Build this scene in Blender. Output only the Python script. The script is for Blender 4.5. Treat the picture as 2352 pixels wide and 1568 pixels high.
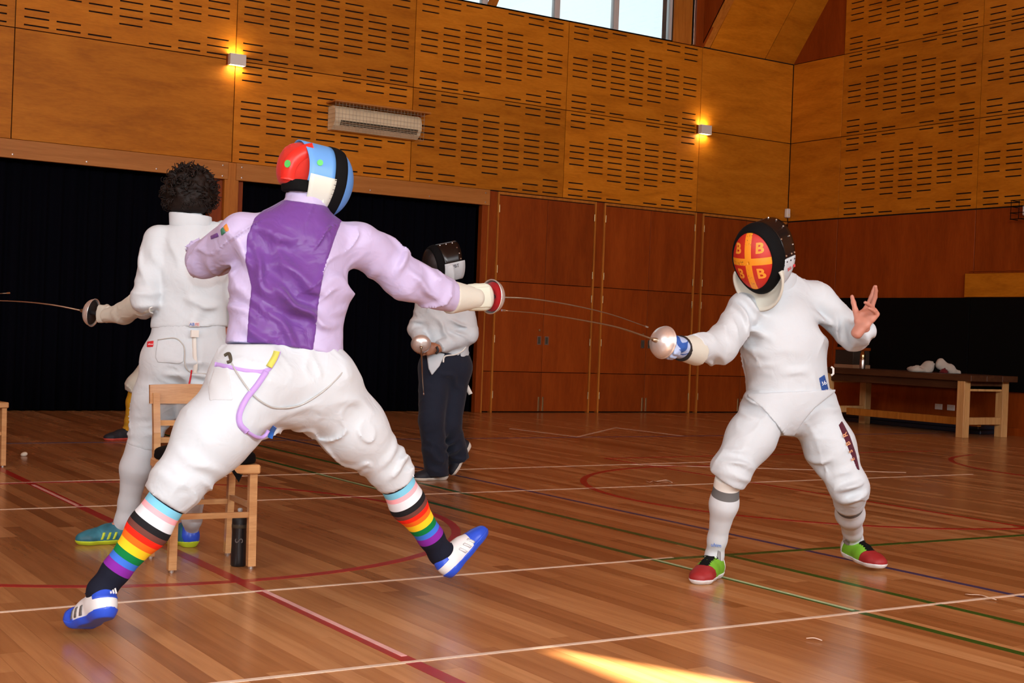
import bpy, math, random
import numpy as np
from mathutils import Matrix, Vector

for o in list(bpy.data.objects):
    bpy.data.objects.remove(o)
SC = bpy.context.scene
COL = SC.collection
rng = random.Random(7)

# ---------------------------------------------------------------- camera
H = 1.06                       # eye height, the photographer is crouching
FPX = 3098.1                   # focal length in pixels of the 2352 px frame
YAW, PITCH, ROLL = 0.573856, -0.0053277, 0.0385017
_f = np.array([math.sin(YAW) * math.cos(PITCH), math.cos(YAW) * math.cos(PITCH), math.sin(PITCH)])
_r = np.array([math.cos(YAW), -math.sin(YAW), 0.0])
_u = np.cross(_r, _f)
CR = _r * math.cos(ROLL) + _u * math.sin(ROLL)
CU = _u * math.cos(ROLL) - _r * math.sin(ROLL)
CF = _f
CAM = np.array([0.0, 0.0, H])
cam_d = bpy.data.cameras.new('camera')
cam_d.sensor_width = 36.0
cam_d.lens = FPX / 2352 * 36.0
cam_d.clip_end = 200
cam = bpy.data.objects.new('camera', cam_d)
COL.objects.link(cam)
cam.matrix_world = Matrix(((CR[0], CU[0], -CF[0], 0), (CR[1], CU[1], -CF[1], 0), (CR[2], CU[2], -CF[2], H), (0, 0, 0, 1)))
SC.camera = cam
SC.view_settings.view_transform = 'Standard'
SC.view_settings.look = 'None'
SC.view_settings.gamma = 1.0
SC.view_settings.exposure = 0.0
SC.view_settings.use_curve_mapping = False
SC.cycles.max_bounces = 4
SC.cycles.diffuse_bounces = 3
SC.cycles.glossy_bounces = 2
SC.cycles.transmission_bounces = 4
SC.cycles.transparent_max_bounces = 8
SC.cycles.caustics_reflective = False
SC.cycles.caustics_refractive = False
SC.cycles.sample_clamp_indirect = 4.0
SC.cycles.adaptive_threshold = 0.03

# ---------------------------------------------------------------- world, sun, daylight, flash
world = bpy.data.worlds.new('sky')
SC.world = world
world.use_nodes = True
bg = world.node_tree.nodes['Background']
bg.inputs['Color'].default_value = (0.80, 0.95, 1.0, 1)
bg.inputs['Strength'].default_value = 1.3


def lamp(name, kind, energy, color, loc, aim=None, size=None, size_y=None, radius=None, spread=None):
    d = bpy.data.lights.new(name, kind)
    d.energy = energy
    d.color = color
    if kind == 'AREA':
        d.shape = 'RECTANGLE'
        d.size = size
        d.size_y = size_y
        if spread:
            d.spread = spread
    if radius is not None:
        d.shadow_soft_size = radius
    o = bpy.data.objects.new(name, d)
    COL.objects.link(o)
    o.location = loc
    if aim is not None:
        o.rotation_euler = (Vector(aim) - Vector(loc)).to_track_quat('-Z', 'Y').to_euler()
    return o


XL, XC, YF, YB, ZTOP = -7.0, 14.94, -7.0, 15.35, 9.2     # the hall: left, right, front, back wall, ceiling
Z0, Z1, Z2 = 2.975, 4.187, 5.41                          # panel rows on the walls
FLASH_W, DAY_W, SUN_W = 375.0, 2600.0, 45.0
lamp('camera_flash', 'POINT', FLASH_W, (0.80, 0.94, 1.0), tuple(CAM + CU * 0.16 + CF * 0.02 - CR * 0.02), radius=0.035)
# added area lamps for assumed window daylight; unseen front and left walls are solid
for i, x in enumerate((-3.5, 2.5, 8.5)):
    lamp('added_front_daylight', 'AREA', DAY_W / 3, (0.95, 0.98, 1.0), (x, YF + 0.12, 5.2), (x, 8, 0.6), 5.0, 3.2)
lamp('added_side_daylight', 'AREA', DAY_W * 0.25, (0.95, 0.98, 1.0), (XL + 0.12, 2.0, 5.2), (8, 5, 0.6), 6.0, 2.6)
SUN_DIR = np.array([0.10, 0.42, -0.90])
SUN_DIR = SUN_DIR / np.linalg.norm(SUN_DIR)
sun_d = bpy.data.lights.new('sun', 'SUN')
sun_d.energy = SUN_W
sun_d.angle = 0.012
sun_d.color = (1.0, 0.9, 0.72)
sun_o = bpy.data.objects.new('sun', sun_d)
COL.objects.link(sun_o)
sun_o.location = (2, -3, 14)
sun_o.rotation_euler = Vector(SUN_DIR).to_track_quat('-Z', 'Y').to_euler()


# ---------------------------------------------------------------- geometry helpers
def nrm(v):
    v = np.asarray(v, float)
    return v / np.linalg.norm(v)


def ray(x, y):
    return CF + CR * ((x - 1176) / FPX) - CU * ((y - 784) / FPX)


def at(x, y, D):
    return CAM + ray(x, y) * D


def on_floor(x, y, z=0.0):
    d = ray(x, y)
    return CAM + d * ((z - H) / d[2])


class MB:
    """collects simple shapes, then links them as one mesh object"""

    def __init__(s):
        s.v, s.f, s.m = [], [], []

    def add(s, verts, faces, mi=0):
        b = len(s.v)
        s.v += [tuple(map(float, p)) for p in verts]
        s.f += [tuple(b + i for i in f) for f in faces]
        s.m += [mi] * len(faces)
        return s

    def box(s, x0, x1, y0, y1, z0, z1, mi=0):
        v = [(x, y, z) for x in (x0, x1) for y in (y0, y1) for z in (z0, z1)]
        return s.add(v, [(0, 1, 3, 2), (4, 6, 7, 5), (0, 4, 5, 1), (2, 3, 7, 6), (0, 2, 6, 4), (1, 5, 7, 3)], mi)

    def bbox(s, x0, x1, y0, y1, z0, z1, b=0.004, mi=0):
        """box with chamfered edges"""
        xs, ys, zs = (x0, x1), (y0, y1), (z0, z1)
        v, idx = [], {}
        for i in (0, 1):
            for j in (0, 1):
                for k in (0, 1):
                    sx, sy, sz = (1, -1)[i], (1, -1)[j], (1, -1)[k]
                    for a in range(3):
                        p = [xs[i] + sx * b, ys[j] + sy * b, zs[k] + sz * b]
                        p[a] = (xs[i], ys[j], zs[k])[a]
                        idx[(i, j, k, a)] = len(v)
                        v.append(tuple(p))
        F = []
        for a in range(3):
            o1, o2 = [q for q in range(3) if q != a]
            for s0 in (0, 1):
                loop = []
                for (p, q) in ((0, 0), (0, 1), (1, 1), (1, 0)):
                    c = [0, 0, 0]
                    c[a], c[o1], c[o2] = s0, p, q
                    loop.append(idx[(c[0], c[1], c[2], a)])
                F.append(tuple(loop))
            for p in (0, 1):
                for q in (0, 1):
                    c0, c1 = [0, 0, 0], [0, 0, 0]
                    c0[a], c1[a] = 0, 1
                    for c in (c0, c1):
                        c[o1], c[o2] = p, q
                    F.append((idx[(*c0, o1)], idx[(*c1, o1)], idx[(*c1, o2)], idx[(*c0, o2)]))
        for i in (0, 1):
            for j in (0, 1):
                for k in (0, 1):
                    F.append((idx[(i, j, k, 0)], idx[(i, j, k, 1)], idx[(i, j, k, 2)]))
        return s.add(v, F, mi)

    def bar(s, p, q, w, h, up=(0, 0, 1), mi=0):
        p, q = np.array(p, float), np.array(q, float)
        a = nrm(q - p)
        sd = np.cross(a, up)
        if np.linalg.norm(sd) < 1e-6:
            sd = np.cross(a, (0, 1, 0))
        sd = nrm(sd)
        u = np.cross(sd, a)
        v = [c + sd * i * w / 2 + u * j * h / 2 for c in (p, q) for (i, j) in ((-1, -1), (1, -1), (1, 1), (-1, 1))]
        return s.add(v, [(3, 2, 1, 0), (4, 5, 6, 7)] + [(i, (i + 1) % 4, 4 + (i + 1) % 4, 4 + i) for i in range(4)], mi)

    def tube(s, pts, r, n=8, cap=True, mi=0, flat=None):
        pts = [np.array(p, float) for p in pts]
        rs = r if isinstance(r, (list, tuple)) else [r] * len(pts)
        t0 = nrm(pts[1] - pts[0])
        ref = np.array([0, 0, 1.0]) if abs(t0[2]) < 0.9 else np.array([1.0, 0, 0])
        a = nrm(np.cross(t0, ref))
        V, F = [], []
        for i, p in enumerate(pts):
            t = nrm(pts[min(i + 1, len(pts) - 1)] - pts[max(i - 1, 0)])
            a = nrm(a - t * (a @ t))
            b = np.cross(t, a)
            fl = flat if flat else 1.0
            for k in range(n):
                an = 2 * math.pi * k / n
                V.append(p + (a * math.cos(an) + b * math.sin(an) * fl) * rs[i])
        for i in range(len(pts) - 1):
            for k in range(n):
                k2 = (k + 1) % n
                F.append((i * n + k, i * n + k2, (i + 1) * n + k2, (i + 1) * n + k))
        if cap:
            F.append(tuple(range(n - 1, -1, -1)))
            F.append(tuple((len(pts) - 1) * n + k for k in range(n)))
        return s.add(V, F, mi)

    def lathe(s, prof, c=(0, 0, 0), axis=(0, 0, 1), n=24, mi=0, closed=False):
        """prof: (radius, height) pairs along axis"""
        c, ax = np.array(c, float), nrm(axis)
        ref = np.array([1.0, 0, 0]) if abs(ax[0]) < 0.9 else np.array([0, 1.0, 0])
        a = nrm(np.cross(ax, ref))
        b = np.cross(ax, a)
        V, F = [], []
        for (r, h) in prof:
            for k in range(n):
                an = 2 * math.pi * k / n
                V.append(c + ax * h + (a * math.cos(an) + b * math.sin(an)) * max(r, 1e-5))
        m = len(prof)
        for i in range(m - 1):
            for k in range(n):
                k2 = (k + 1) % n
                F.append((i * n + k, i * n + k2, (i + 1) * n + k2, (i + 1) * n + k))
        return s.add(V, F, mi)

    def mesh(s, name, smooth=False):
        me = bpy.data.meshes.new(name)
        me.from_pydata(s.v, [], s.f)
        if any(s.m):
            me.polygons.foreach_set('material_index', s.m)
        if smooth:
            me.polygons.foreach_set('use_smooth', [True] * len(me.polygons))
        me.update()
        return me

    def build(s, name, mats, parent=None, smooth=False, loc=None, rotz=0):
        return obj(name, s.mesh(name, smooth), mats, parent, loc, rotz)


def obj(name, me, mats=None, parent=None, loc=None, rotz=0, matrix=None):
    if mats is not None and len(me.materials) == 0:
        for m in (mats if isinstance(mats, (list, tuple)) else [mats]):
            me.materials.append(m)
    o = bpy.data.objects.new(name, me)
    COL.objects.link(o)
    if loc is not None:
        o.location = loc
    if rotz:
        o.rotation_euler = (0, 0, rotz)
    if matrix is not None:
        o.matrix_world = Matrix([list(map(float, r)) for r in matrix])
    if parent is not None:
        o.parent = parent
        pm = parent.matrix_basis
        if parent.parent is not None:
            pm = parent.parent.matrix_basis @ parent.matrix_parent_inverse @ pm
        o.matrix_parent_inverse = pm.inverted()
    return o


def empty(name, loc=(0, 0, 0), rotz=0, parent=None):
    o = bpy.data.objects.new(name, None)
    COL.objects.link(o)
    o.empty_display_size = 0.1
    o.location = tuple(map(float, loc))
    o.rotation_euler = (0, 0, rotz)
    return o


def tag(o, label=None, cat=None, group=None, kind=None):
    if label:
        o['label'] = label
    if cat:
        o['category'] = cat
    if group:
        o['group'] = group
    if kind:
        o['kind'] = kind
    return o


# ---------------------------------------------------------------- materials
class NT:
    def __init__(s, name):
        s.mat = bpy.data.materials.new(name)
        s.mat.use_nodes = True
        s.t = s.mat.node_tree
        s.b = s.t.nodes['Principled BSDF']

    def n(s, typ, **kw):
        nd = s.t.nodes.new(typ)
        for k, v in kw.items():
            if k in nd.bl_rna.properties:
                setattr(nd, k, v)
            else:
                nd.inputs[k].default_value = v
        return nd

    def l(s, a, b):
        s.t.links.new(a, b)

    def m(s, op, a, b=None, c=None):
        nd = s.t.nodes.new('ShaderNodeMath')
        nd.operation = op
        for i, x in enumerate((a, b, c)):
            if x is None:
                continue
            if isinstance(x, (int, float)):
                nd.inputs[i].default_value = x
            else:
                s.l(x, nd.inputs[i])
        return nd.outputs[0]

    def mix(s, fac, a, b, blend='MIX'):
        nd = s.t.nodes.new('ShaderNodeMix')
        nd.data_type = 'RGBA'
        nd.blend_type = blend
        for k, x in ((0, fac), (6, a), (7, b)):
            if isinstance(x, (int, float)):
                nd.inputs[k].default_value = x
            elif isinstance(x, tuple):
                nd.inputs[k].default_value = (*x[:3], 1)
            else:
                s.l(x, nd.inputs[k])
        return nd.outputs[2]

    def ramp(s, fac, stops, interp='LINEAR'):
        nd = s.t.nodes.new('ShaderNodeValToRGB')
        cr = nd.color_ramp
        cr.interpolation = interp
        while len(cr.elements) < len(stops):
            cr.elements.new(0.5)
        for e, (p, c) in zip(cr.elements, stops):
            e.position = p
            e.color = (*c[:3], 1)
        s.l(fac, nd.inputs[0])
        return nd.outputs[0]


def srgb(r, g, b):
    f = lambda c: (c / 255 / 12.92) if c / 255 <= 0.04045 else ((c / 255 + 0.055) / 1.055) ** 2.4
    return (f(r), f(g), f(b))


def plain(name, col, rough=0.6, metal=0.0, bump=0.0, bscale=300.0, coat=0.0, sheen=0.0, vary=0.0, spec=0.5):
    t = NT(name)
    t.b.inputs['Base Color'].default_value = (*col, 1)
    t.b.inputs['Roughness'].default_value = rough
    t.b.inputs['Metallic'].default_value = metal
    t.b.inputs['Coat Weight'].default_value = coat
    t.b.inputs['Sheen Weight'].default_value = sheen
    t.b.inputs['Specular IOR Level'].default_value = spec
    tc = t.n('ShaderNodeTexCoord')
    nz = t.n('ShaderNodeTexNoise', Scale=bscale, Detail=3.0)
    t.l(tc.outputs['Object'], nz.inputs['Vector'])
    if vary:
        n2 = t.n('ShaderNodeTexNoise', Scale=bscale * 0.05, Detail=4.0)
        t.l(tc.outputs['Object'], n2.inputs['Vector'])
        a = tuple(c * (1 - vary) for c in col)
        b = tuple(min(1, c * (1 + vary)) for c in col)
        t.l(t.ramp(n2.outputs[0], [(0.35, a), (0.65, b)]), t.b.inputs['Base Color'])
    if bump:
        bp = t.n('ShaderNodeBump', Strength=bump, Distance=0.002)
        t.l(nz.outputs[0], bp.inputs['Height'])
        t.l(bp.outputs[0], t.b.inputs['Normal'])
    return t.mat


def fabric(name, col, rough=0.85, weave=900.0, bump=0.25, sheen=0.15, soft=0.0):
    """woven cloth: fine weave relief and soft creasing"""
    t = NT(name)
    t.b.inputs['Base Color'].default_value = (*col, 1)
    t.b.inputs['Roughness'].default_value = rough
    t.b.inputs['Sheen Weight'].default_value = sheen
    t.b.inputs['Specular IOR Level'].default_value = 0.25
    tc = t.n('ShaderNodeTexCoord')
    if soft:
        n2 = t.n('ShaderNodeTexNoise', Scale=16.0, Detail=2.0, Distortion=0.8)
        t.l(tc.outputs['Object'], n2.inputs['Vector'])
        b2 = t.n('ShaderNodeBump', Strength=soft, Distance=0.02)
        t.l(n2.outputs[0], b2.inputs['Height'])
        t.l(b2.outputs[0], t.b.inputs['Normal'])
    else:
        nz = t.n('ShaderNodeTexNoise', Scale=weave, Detail=0.0)
        t.l(tc.outputs['Object'], nz.inputs['Vector'])
        bp = t.n('ShaderNodeBump', Strength=bump, Distance=0.001)
        t.l(nz.outputs[0], bp.inputs['Height'])
        t.l(bp.outputs[0], t.b.inputs['Normal'])
    return t.mat


def wood(name, c_dark, c_mid, c_light, axis='Z', scale=1.0, stretch=9.0, rough=0.45, coat=0.0, swirl=0.6, vary=0.12, spec=0.4):
    """plywood / timber: figure drawn out along one axis, in world space so neighbours differ"""
    t = NT(name)
    geo = t.n('ShaderNodeNewGeometry')
    oi = t.n('ShaderNodeObjectInfo')
    off = t.n('ShaderNodeVectorMath', operation='SCALE')
    off.inputs[0].default_value = (13.7, 7.1, 19.3)
    t.l(oi.outputs['Random'], off.inputs[3])
    add = t.n('ShaderNodeVectorMath', operation='ADD')
    t.l(geo.outputs['Position'], add.inputs[0])
    t.l(off.outputs[0], add.inputs[1])
    mp = t.n('ShaderNodeMapping')
    s = [scale * stretch] * 3
    if axis == 'H':
        s = [scale, scale, scale * stretch]
    else:
        s['XYZ'.index(axis)] = scale
    mp.inputs['Scale'].default_value = s
    t.l(add.outputs[0], mp.inputs[0])
    n1 = t.n('ShaderNodeTexNoise', Scale=1.0, Detail=3.0, Roughness=0.55, Distortion=swirl)
    t.l(mp.outputs[0], n1.inputs['Vector'])
    n2 = t.n('ShaderNodeTexNoise', Scale=9.0, Detail=2.0, Roughness=0.6)
    t.l(mp.outputs[0], n2.inputs['Vector'])
    f = t.m('MULTIPLY_ADD', n2.outputs[0], 0.35, t.m('MULTIPLY', n1.outputs[0], 0.75))
    c = t.ramp(f, [(0.36, c_dark), (0.53, c_mid), (0.72, c_light)])
    k = t.m('MULTIPLY_ADD', oi.outputs['Random'], 2 * vary, 1 - vary)
    cc = t.n('ShaderNodeCombineColor')
    for i in range(3):
        t.l(k, cc.inputs[i])
    t.l(t.mix(1.0, c, cc.outputs[0], 'MULTIPLY'), t.b.inputs['Base Color'])
    t.b.inputs['Roughness'].default_value = rough
    t.b.inputs['Coat Weight'].default_value = coat
    t.b.inputs['Coat Roughness'].default_value = 0.25
    t.b.inputs['Specular IOR Level'].default_value = spec
    return t.mat


def emit(name, col, strength):
    t = NT(name)
    t.b.inputs['Base Color'].default_value = (*col, 1)
    t.b.inputs['Emission Color'].default_value = (*col, 1)
    t.b.inputs['Emission Strength'].default_value = strength
    return t.mat


M = {}
M['ply'] = wood('orange_plywood', (0.42, 0.132, 0.006), (0.53, 0.176, 0.008), (0.63, 0.225, 0.013), 'H', 1.3, 5.0, 0.5, 0.0, spec=0.15)
M['ply_red'] = wood('red_brown_plywood', (0.21, 0.036, 0.003), (0.26, 0.046, 0.004), (0.32, 0.062, 0.006), 'Z', 0.8, 6.0, 0.45, 0.0, spec=0.2)
M['frame_wood'] = wood('orange_frame_timber', (0.36, 0.115, 0.014), (0.45, 0.155, 0.02), (0.54, 0.20, 0.03), 'Z', 1.2, 14.0, 0.45, 0.0, spec=0.2)
M['beam_wood'] = wood('pale_beam_timber', (0.40, 0.15, 0.03), (0.47, 0.185, 0.04), (0.54, 0.225, 0.055), 'X', 0.7, 16.0, 0.5, 0.0, spec=0.2)
M['dark_gap'] = plain('dark_cavity', (0.012, 0.006, 0.003), 0.9)
M['curtain'] = plain('blue_black_velvet', (0.0016, 0.0018, 0.0045), 0.95, bump=0.2, bscale=400, spec=0.05)
M['white_paint'] = plain('white_paint', (0.78, 0.76, 0.72), 0.5)
M['black_paint'] = plain('black_paint', (0.0022, 0.0022, 0.0022), 0.7, spec=0.08)
M['steel'] = plain('brushed_steel', (0.62, 0.60, 0.57), 0.3, 1.0, 0.1, 600)
M['brass'] = plain('dull_brass', (0.42, 0.30, 0.14), 0.4, 0.9)
M['cream_plastic'] = plain('aged_cream_plastic', (0.80, 0.70, 0.48), 0.5, vary=0.06, bscale=120)
M['slat_dark'] = plain('dark_vent', (0.06, 0.05, 0.03), 0.7)
M['black_rubber'] = plain('black_rubber', (0.012, 0.012, 0.013), 0.55)
M['table_dark'] = wood('dark_table_timber', (0.045, 0.016, 0.006), (0.065, 0.023, 0.008), (0.09, 0.034, 0.012), 'Y', 1.0, 12.0, 0.5)
M['table_pale'] = wood('pale_table_timber', (0.50, 0.26, 0.09), (0.60, 0.33, 0.12), (0.70, 0.42, 0.17), 'Z', 1.2, 12.0, 0.5)
M['chair_wood'] = wood('honey_chair_timber', (0.46, 0.22, 0.08), (0.56, 0.29, 0.115), (0.66, 0.37, 0.16), 'H', 2.5, 10.0, 0.35, 0.3)
M['lamp_glow'] = emit('lamp_opening', (1.0, 0.72, 0.36), 14.0)


def floor_material():
    t = NT('varnished_strip_floor')
    geo = t.n('ShaderNodeNewGeometry')
    oi = t.n('ShaderNodeObjectInfo')
    rnd = t.m('FRACT', t.m('ADD', oi.outputs['Random'], geo.outputs['Random Per Island']))
    off = t.n('ShaderNodeCombineXYZ')
    t.l(t.m('MULTIPLY', rnd, 31.0), off.inputs[0])
    t.l(t.m('MULTIPLY', rnd, 57.0), off.inputs[1])
    add = t.n('ShaderNodeVectorMath', operation='ADD')
    t.l(geo.outputs['Position'], add.inputs[0])
    t.l(off.outputs[0], add.inputs[1])
    mp = t.n('ShaderNodeMapping')
    mp.inputs['Scale'].default_value = (26, 1.6, 1)
    t.l(add.outputs[0], mp.inputs[0])
    n1 = t.n('ShaderNodeTexNoise', Scale=1.0, Detail=5.0, Roughness=0.6, Distortion=0.4)
    t.l(mp.outputs[0], n1.inputs['Vector'])
    tone = t.ramp(rnd, [(0.0, srgb(150, 96, 54)), (0.25, srgb(170, 114, 68)), (0.55, srgb(180, 124, 76)), (0.8, srgb(190, 134, 84)), (1.0, srgb(202, 148, 98))])
    grain = t.ramp(n1.outputs[0], [(0.3, (0.80, 0.76, 0.72)), (0.6, (1, 1, 1)), (0.8, (1.06, 1.05, 1.03))])
    t.l(t.mix(1.0, tone, grain, 'MULTIPLY'), t.b.inputs['Base Color'])
    n3 = t.n('ShaderNodeTexNoise', Scale=3.0, Detail=3.0)
    t.l(geo.outputs['Position'], n3.inputs['Vector'])
    t.l(t.m('MULTIPLY_ADD', n3.outputs[0], 0.10, 0.17), t.b.inputs['Roughness'])
    t.b.inputs['Specular IOR Level'].default_value = 0.42
    return t.mat


M['floor'] = floor_material()


def line_paint(name, col):
    return plain(name, col, 0.3, vary=0.08, bscale=200)


M['line_red'] = line_paint('red_line_paint', (0.34, 0.012, 0.010))
M['line_green'] = line_paint('green_line_paint', (0.012, 0.085, 0.010))
M['line_blue'] = line_paint('blue_line_paint', (0.030, 0.035, 0.11))
M['line_white'] = line_paint('pale_tape', (0.80, 0.62, 0.48))
M['line_pink'] = line_paint('pink_tape', (0.80, 0.45, 0.42))
M['line_mint'] = line_paint('pale_green_tape', (0.50, 0.62, 0.36))

# ---------------------------------------------------------------- floor
floor = MB().box(XL - 0.3, XC + 0.3, YF - 0.3, YB + 0.9, -0.06, -0.0225).build('floor', M['dark_gap'])
tag(floor, kind='structure')
PW = 0.083
plank_len = (1.35, 1.95, 2.7)
GAP = 0.0009
plank_me = []
for L in plank_len:
    plank_me.append(MB().box(GAP / 2, PW - GAP / 2, GAP / 2, L - GAP / 2, -0.022, 0.0).mesh('plank'))
planks = []
prng = random.Random(11)
x = XL
while x < XC:
    y = YF + prng.uniform(-2.2, 0)
    while y < YB + 0.4:
        k = prng.choice((0, 1, 1, 2, 2))
        planks.append((x, y, k))
        y += plank_len[k]
    x += PW


def proj(P):
    q = np.asarray(P, float) - CAM
    z = q @ CF
    return 1176 + FPX * (q @ CR) / z, 784 - FPX * (q @ CU) / z, z


def plank_score(p):
    x, y, k = p
    best = 0.0
    for t in (0.05, 0.3, 0.5, 0.7, 0.95):
        px, py, z = proj((x + PW / 2, y + t * plank_len[k], 0))
        if z > 0.5 and -20 < px < 2372 and -20 < py < 1590:
            best += plank_len[k] * PW / z ** 3
    return best


planks = [(plank_score(p), p) for p in planks]
planks.sort(key=lambda q: -q[0])
shown = [p for s, p in planks[:300]]
rest = [p for s, p in planks[300:]]
for x, y, k in shown:
    obj('plank', plank_me[k], M['floor'], floor, (x, y, 0))
mb = MB()
for x, y, k in rest:
    mb.box(x + GAP / 2, x + PW - GAP / 2, y + GAP / 2, min(y + plank_len[k], YB + 0.8) - GAP / 2, -0.022, 0.0)
tag(mb.build('planks_beyond', M['floor'], floor), kind='stuff')


def strip(name, p, q, w, mat, z=0.0008):
    p, q = np.array([*p[:2], 0.0]), np.array([*q[:2], 0.0])
    d = nrm(q - p)
    n = np.array([-d[1], d[0], 0]) * w / 2
    mb = MB()
    v = [p - n, p + n, q + n, q - n]
    mb.add([(*a[:2], 0.0001) for a in v] + [(*a[:2], z) for a in v], [(4, 7, 6, 5), (0, 1, 5, 4), (1, 2, 6, 5), (2, 3, 7, 6), (3, 0, 4, 7)])
    return mb.build(name, mat, floor)


def ring(name, c, r, w, mat, a0=0, a1=360, n=120, z=0.0011):
    V, F = [], []
    for i in range(n + 1):
        a = math.radians(a0 + (a1 - a0) * i / n)
        for rr in (r - w / 2, r + w / 2):
            for zz in (0.0001, z):
                V.append((c[0] + rr * math.cos(a), c[1] + rr * math.sin(a), zz))
    for i in range(n):
        b, e = i * 4, i * 4 + 4
        F += [(b + 1, b + 3, e + 3, e + 1), (b, b + 1, e + 1, e), (b + 2, e + 2, e + 3, b + 3)]
    return MB().add(V, F).build(name, mat, floor)


strip('court_line', (4.14, -2), (4.14, 13.2), 0.045, M['line_green'])
strip('court_line', (4.59, -2), (4.59, 13.2), 0.045, M['line_green'])
strip('court_line', (5.105, -2), (5.105, 14.2), 0.04, M['line_blue'])
strip('court_line', (2.105, -2), (2.105, 13.0), 0.055, M['line_red'])
strip('court_line', (7.165, 2.0), (7.165, 9.5), 0.04, M['line_red'], 0.0010)
strip('court_line', (4.14, 5.065), (9.5, 4.90), 0.045, M['line_green'], 0.0012)
strip('court_line', (2.0, 11.6), (14, 11.55), 0.04, M['line_blue'], 0.0012)
strip('court_line', (7.165, 9.5), (11.5, 9.53), 0.04, M['line_red'], 0.0012)
ring('court_circle', (2.119, 7.045), 1.79, 0.05, M['line_red'])
ring('court_circle', (7.35, 6.98), 1.82, 0.05, M['line_red'], 75, 285, z=0.0013)
ring('court_circle', (11.9, 7.4), 1.72, 0.05, M['line_red'], 100, 262, z=0.0013)
# thin pale tape lines that mark the pistes
strip('tape_line', (-1.0, 4.95), (4.27, 5.085), 0.020, M['line_white'], 0.0016)
strip('tape_line', (-1.0, 3.80), (7.6, 3.73), 0.022, M['line_white'], 0.0016)
strip('tape_line', (-1.0, 7.655), (9.75, 7.637), 0.018, M['line_white'], 0.0016)
strip('tape_line', (-1.0, 8.76), (8.3, 9.05), 0.018, M['line_white'], 0.0016)
strip('tape_line', (7.05, 9.0), (9.2, 7.9), 0.018, M['line_white'], 0.0017)
strip('tape_line', on_floor(1172, 984), on_floor(1326, 1003), 0.03, M['line_white'], 0.0017)
strip('tape_line', on_floor(1326, 1003), on_floor(1414, 982), 0.03, M['line_white'], 0.0018)
strip('tape_line', on_floor(1414, 982), on_floor(1570, 1001), 0.03, M['line_white'], 0.0019)
strip('tape_line', (2.118, 3.85), (2.118, 5.03), 0.022, M['line_pink'], 0.0020)
strip('tape_line', (2.10, 7.70), (2.10, 8.72), 0.022, M['line_pink'], 0.0020)
strip('tape_line', (4.145, 3.80), (4.145, 5.07), 0.018, M['line_mint'], 0.0020)
strip('tape_line', (4.145, 7.68), (4.145, 8.95), 0.018, M['line_mint'], 0.0020)

# ---------------------------------------------------------------- walls
wall_back = MB()
wall_back.box(XL - 0.3, XC + 0.3, YB + 0.03, YB + 0.25, 2.81, Z2)                # behind the upper panels
wall_back.box(9.36, XC + 0.3, YB + 0.07, YB + 0.25, 0, 2.83)                     # behind the doors
wall_back.box(XL - 0.3, 9.36, YB + 0.75, YB + 0.9, 0, 2.83)                      # back of the curtain bay
wall_back.box(9.36, 9.5, YB + 0.2, YB + 0.9, 0, 2.83)
wall_back.box(XL - 0.3, XC, YB + 0.2, YB + 0.9, 2.82, 2.97)
wall_back.box(12.50, XC + 0.3, YB + 0.0, YB + 0.25, Z2 + 0.002, ZTOP)
wall_back.box(XL - 0.3, 12.50, YB + 0.0, YB + 0.25, 8.2, ZTOP)
wall_back = tag(wall_back.build('wall_back', M['dark_gap']), kind='structure')
wall_right = tag(MB().box(XC + 0.03, XC + 0.3, YF, YB + 0.05, 0, ZTOP).build('wall_right', M['dark_gap']), kind='structure')
wall_left = tag(MB().box(XL - 0.3, XL, YF, YB + 0.9, 0, ZTOP).build('wall_left', M['ply']), kind='structure')
wall_front = tag(MB().box(XL, XC, YF - 0.3, YF, 0, ZTOP).build('wall_front', M['ply']), kind='structure')


def slotted_panel(w, h, seed_name, t=0.022):
    """acoustic plywood sheet: 7 columns x 14 rows of routed slots in a diamond layout, cut right through"""
    pat = {0: [0, 1, 2, 5, 6, 7, 8, 11, 12, 13], 1: [0, 1, 4, 5, 6, 7, 8, 9, 12, 13], 2: [0, 3, 4, 5, 6, 7, 8, 9, 10, 13], 3: list(range(2, 12))}
    for a, b in ((4, 2), (5, 1), (6, 0)):
        pat[a] = pat[b]
    cp = 0.1375 * w
    sl = 0.106 * w
    xs, cells_x = [0.0], {}
    for c in range(7):
        m = w / 2 + (c - 3) * cp
        cells_x[len(xs)] = c
        xs += [m - sl / 2, m + sl / 2]
    xs.append(w)
    sh = 0.0175
    zs, cells_z = [0.0], {}
    for r in range(13, -1, -1):
        m = h - (r + 0.5) * h / 14
        cells_z[len(zs)] = r
        zs += [m - sh / 2, m + sh / 2]
    zs.append(h)
    mb = MB()
    nx, nz = len(xs), len(zs)
    V = [(a, 0, b) for a in xs for b in zs] + [(a, t, b) for a in xs for b in zs]
    off = nx * nz
    F = []
    for i in range(nx - 1):
        for j in range(nz - 1):
            a, b, c, d = i * nz + j, (i + 1) * nz + j, (i + 1) * nz + j + 1, i * nz + j + 1
            if i in cells_x and j in cells_z and cells_z[j] in pat[cells_x[i]]:
                F += [(a, b, off + b, off + a), (d, off + d, off + c, c), (a, off + a, off + d, d), (b, c, off + c, off + b)]
            else:
                F.append((a, b, c, d))
    for lst in ([i * nz for i in range(nx)], [i * nz + nz - 1 for i in range(nx)], list(range(nz)), [(nx - 1) * nz + j for j in range(nz)]):
        for a, b in zip(lst, lst[1:]):
            F.append((a, b, off + b, off + a))
    return mb.add(V, F).mesh(seed_name)


def plain_panel(w, h, t=0.022):
    return MB().bbox(0, w, 0, t, 0, h, 0.002).mesh('plywood_panel')


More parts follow.
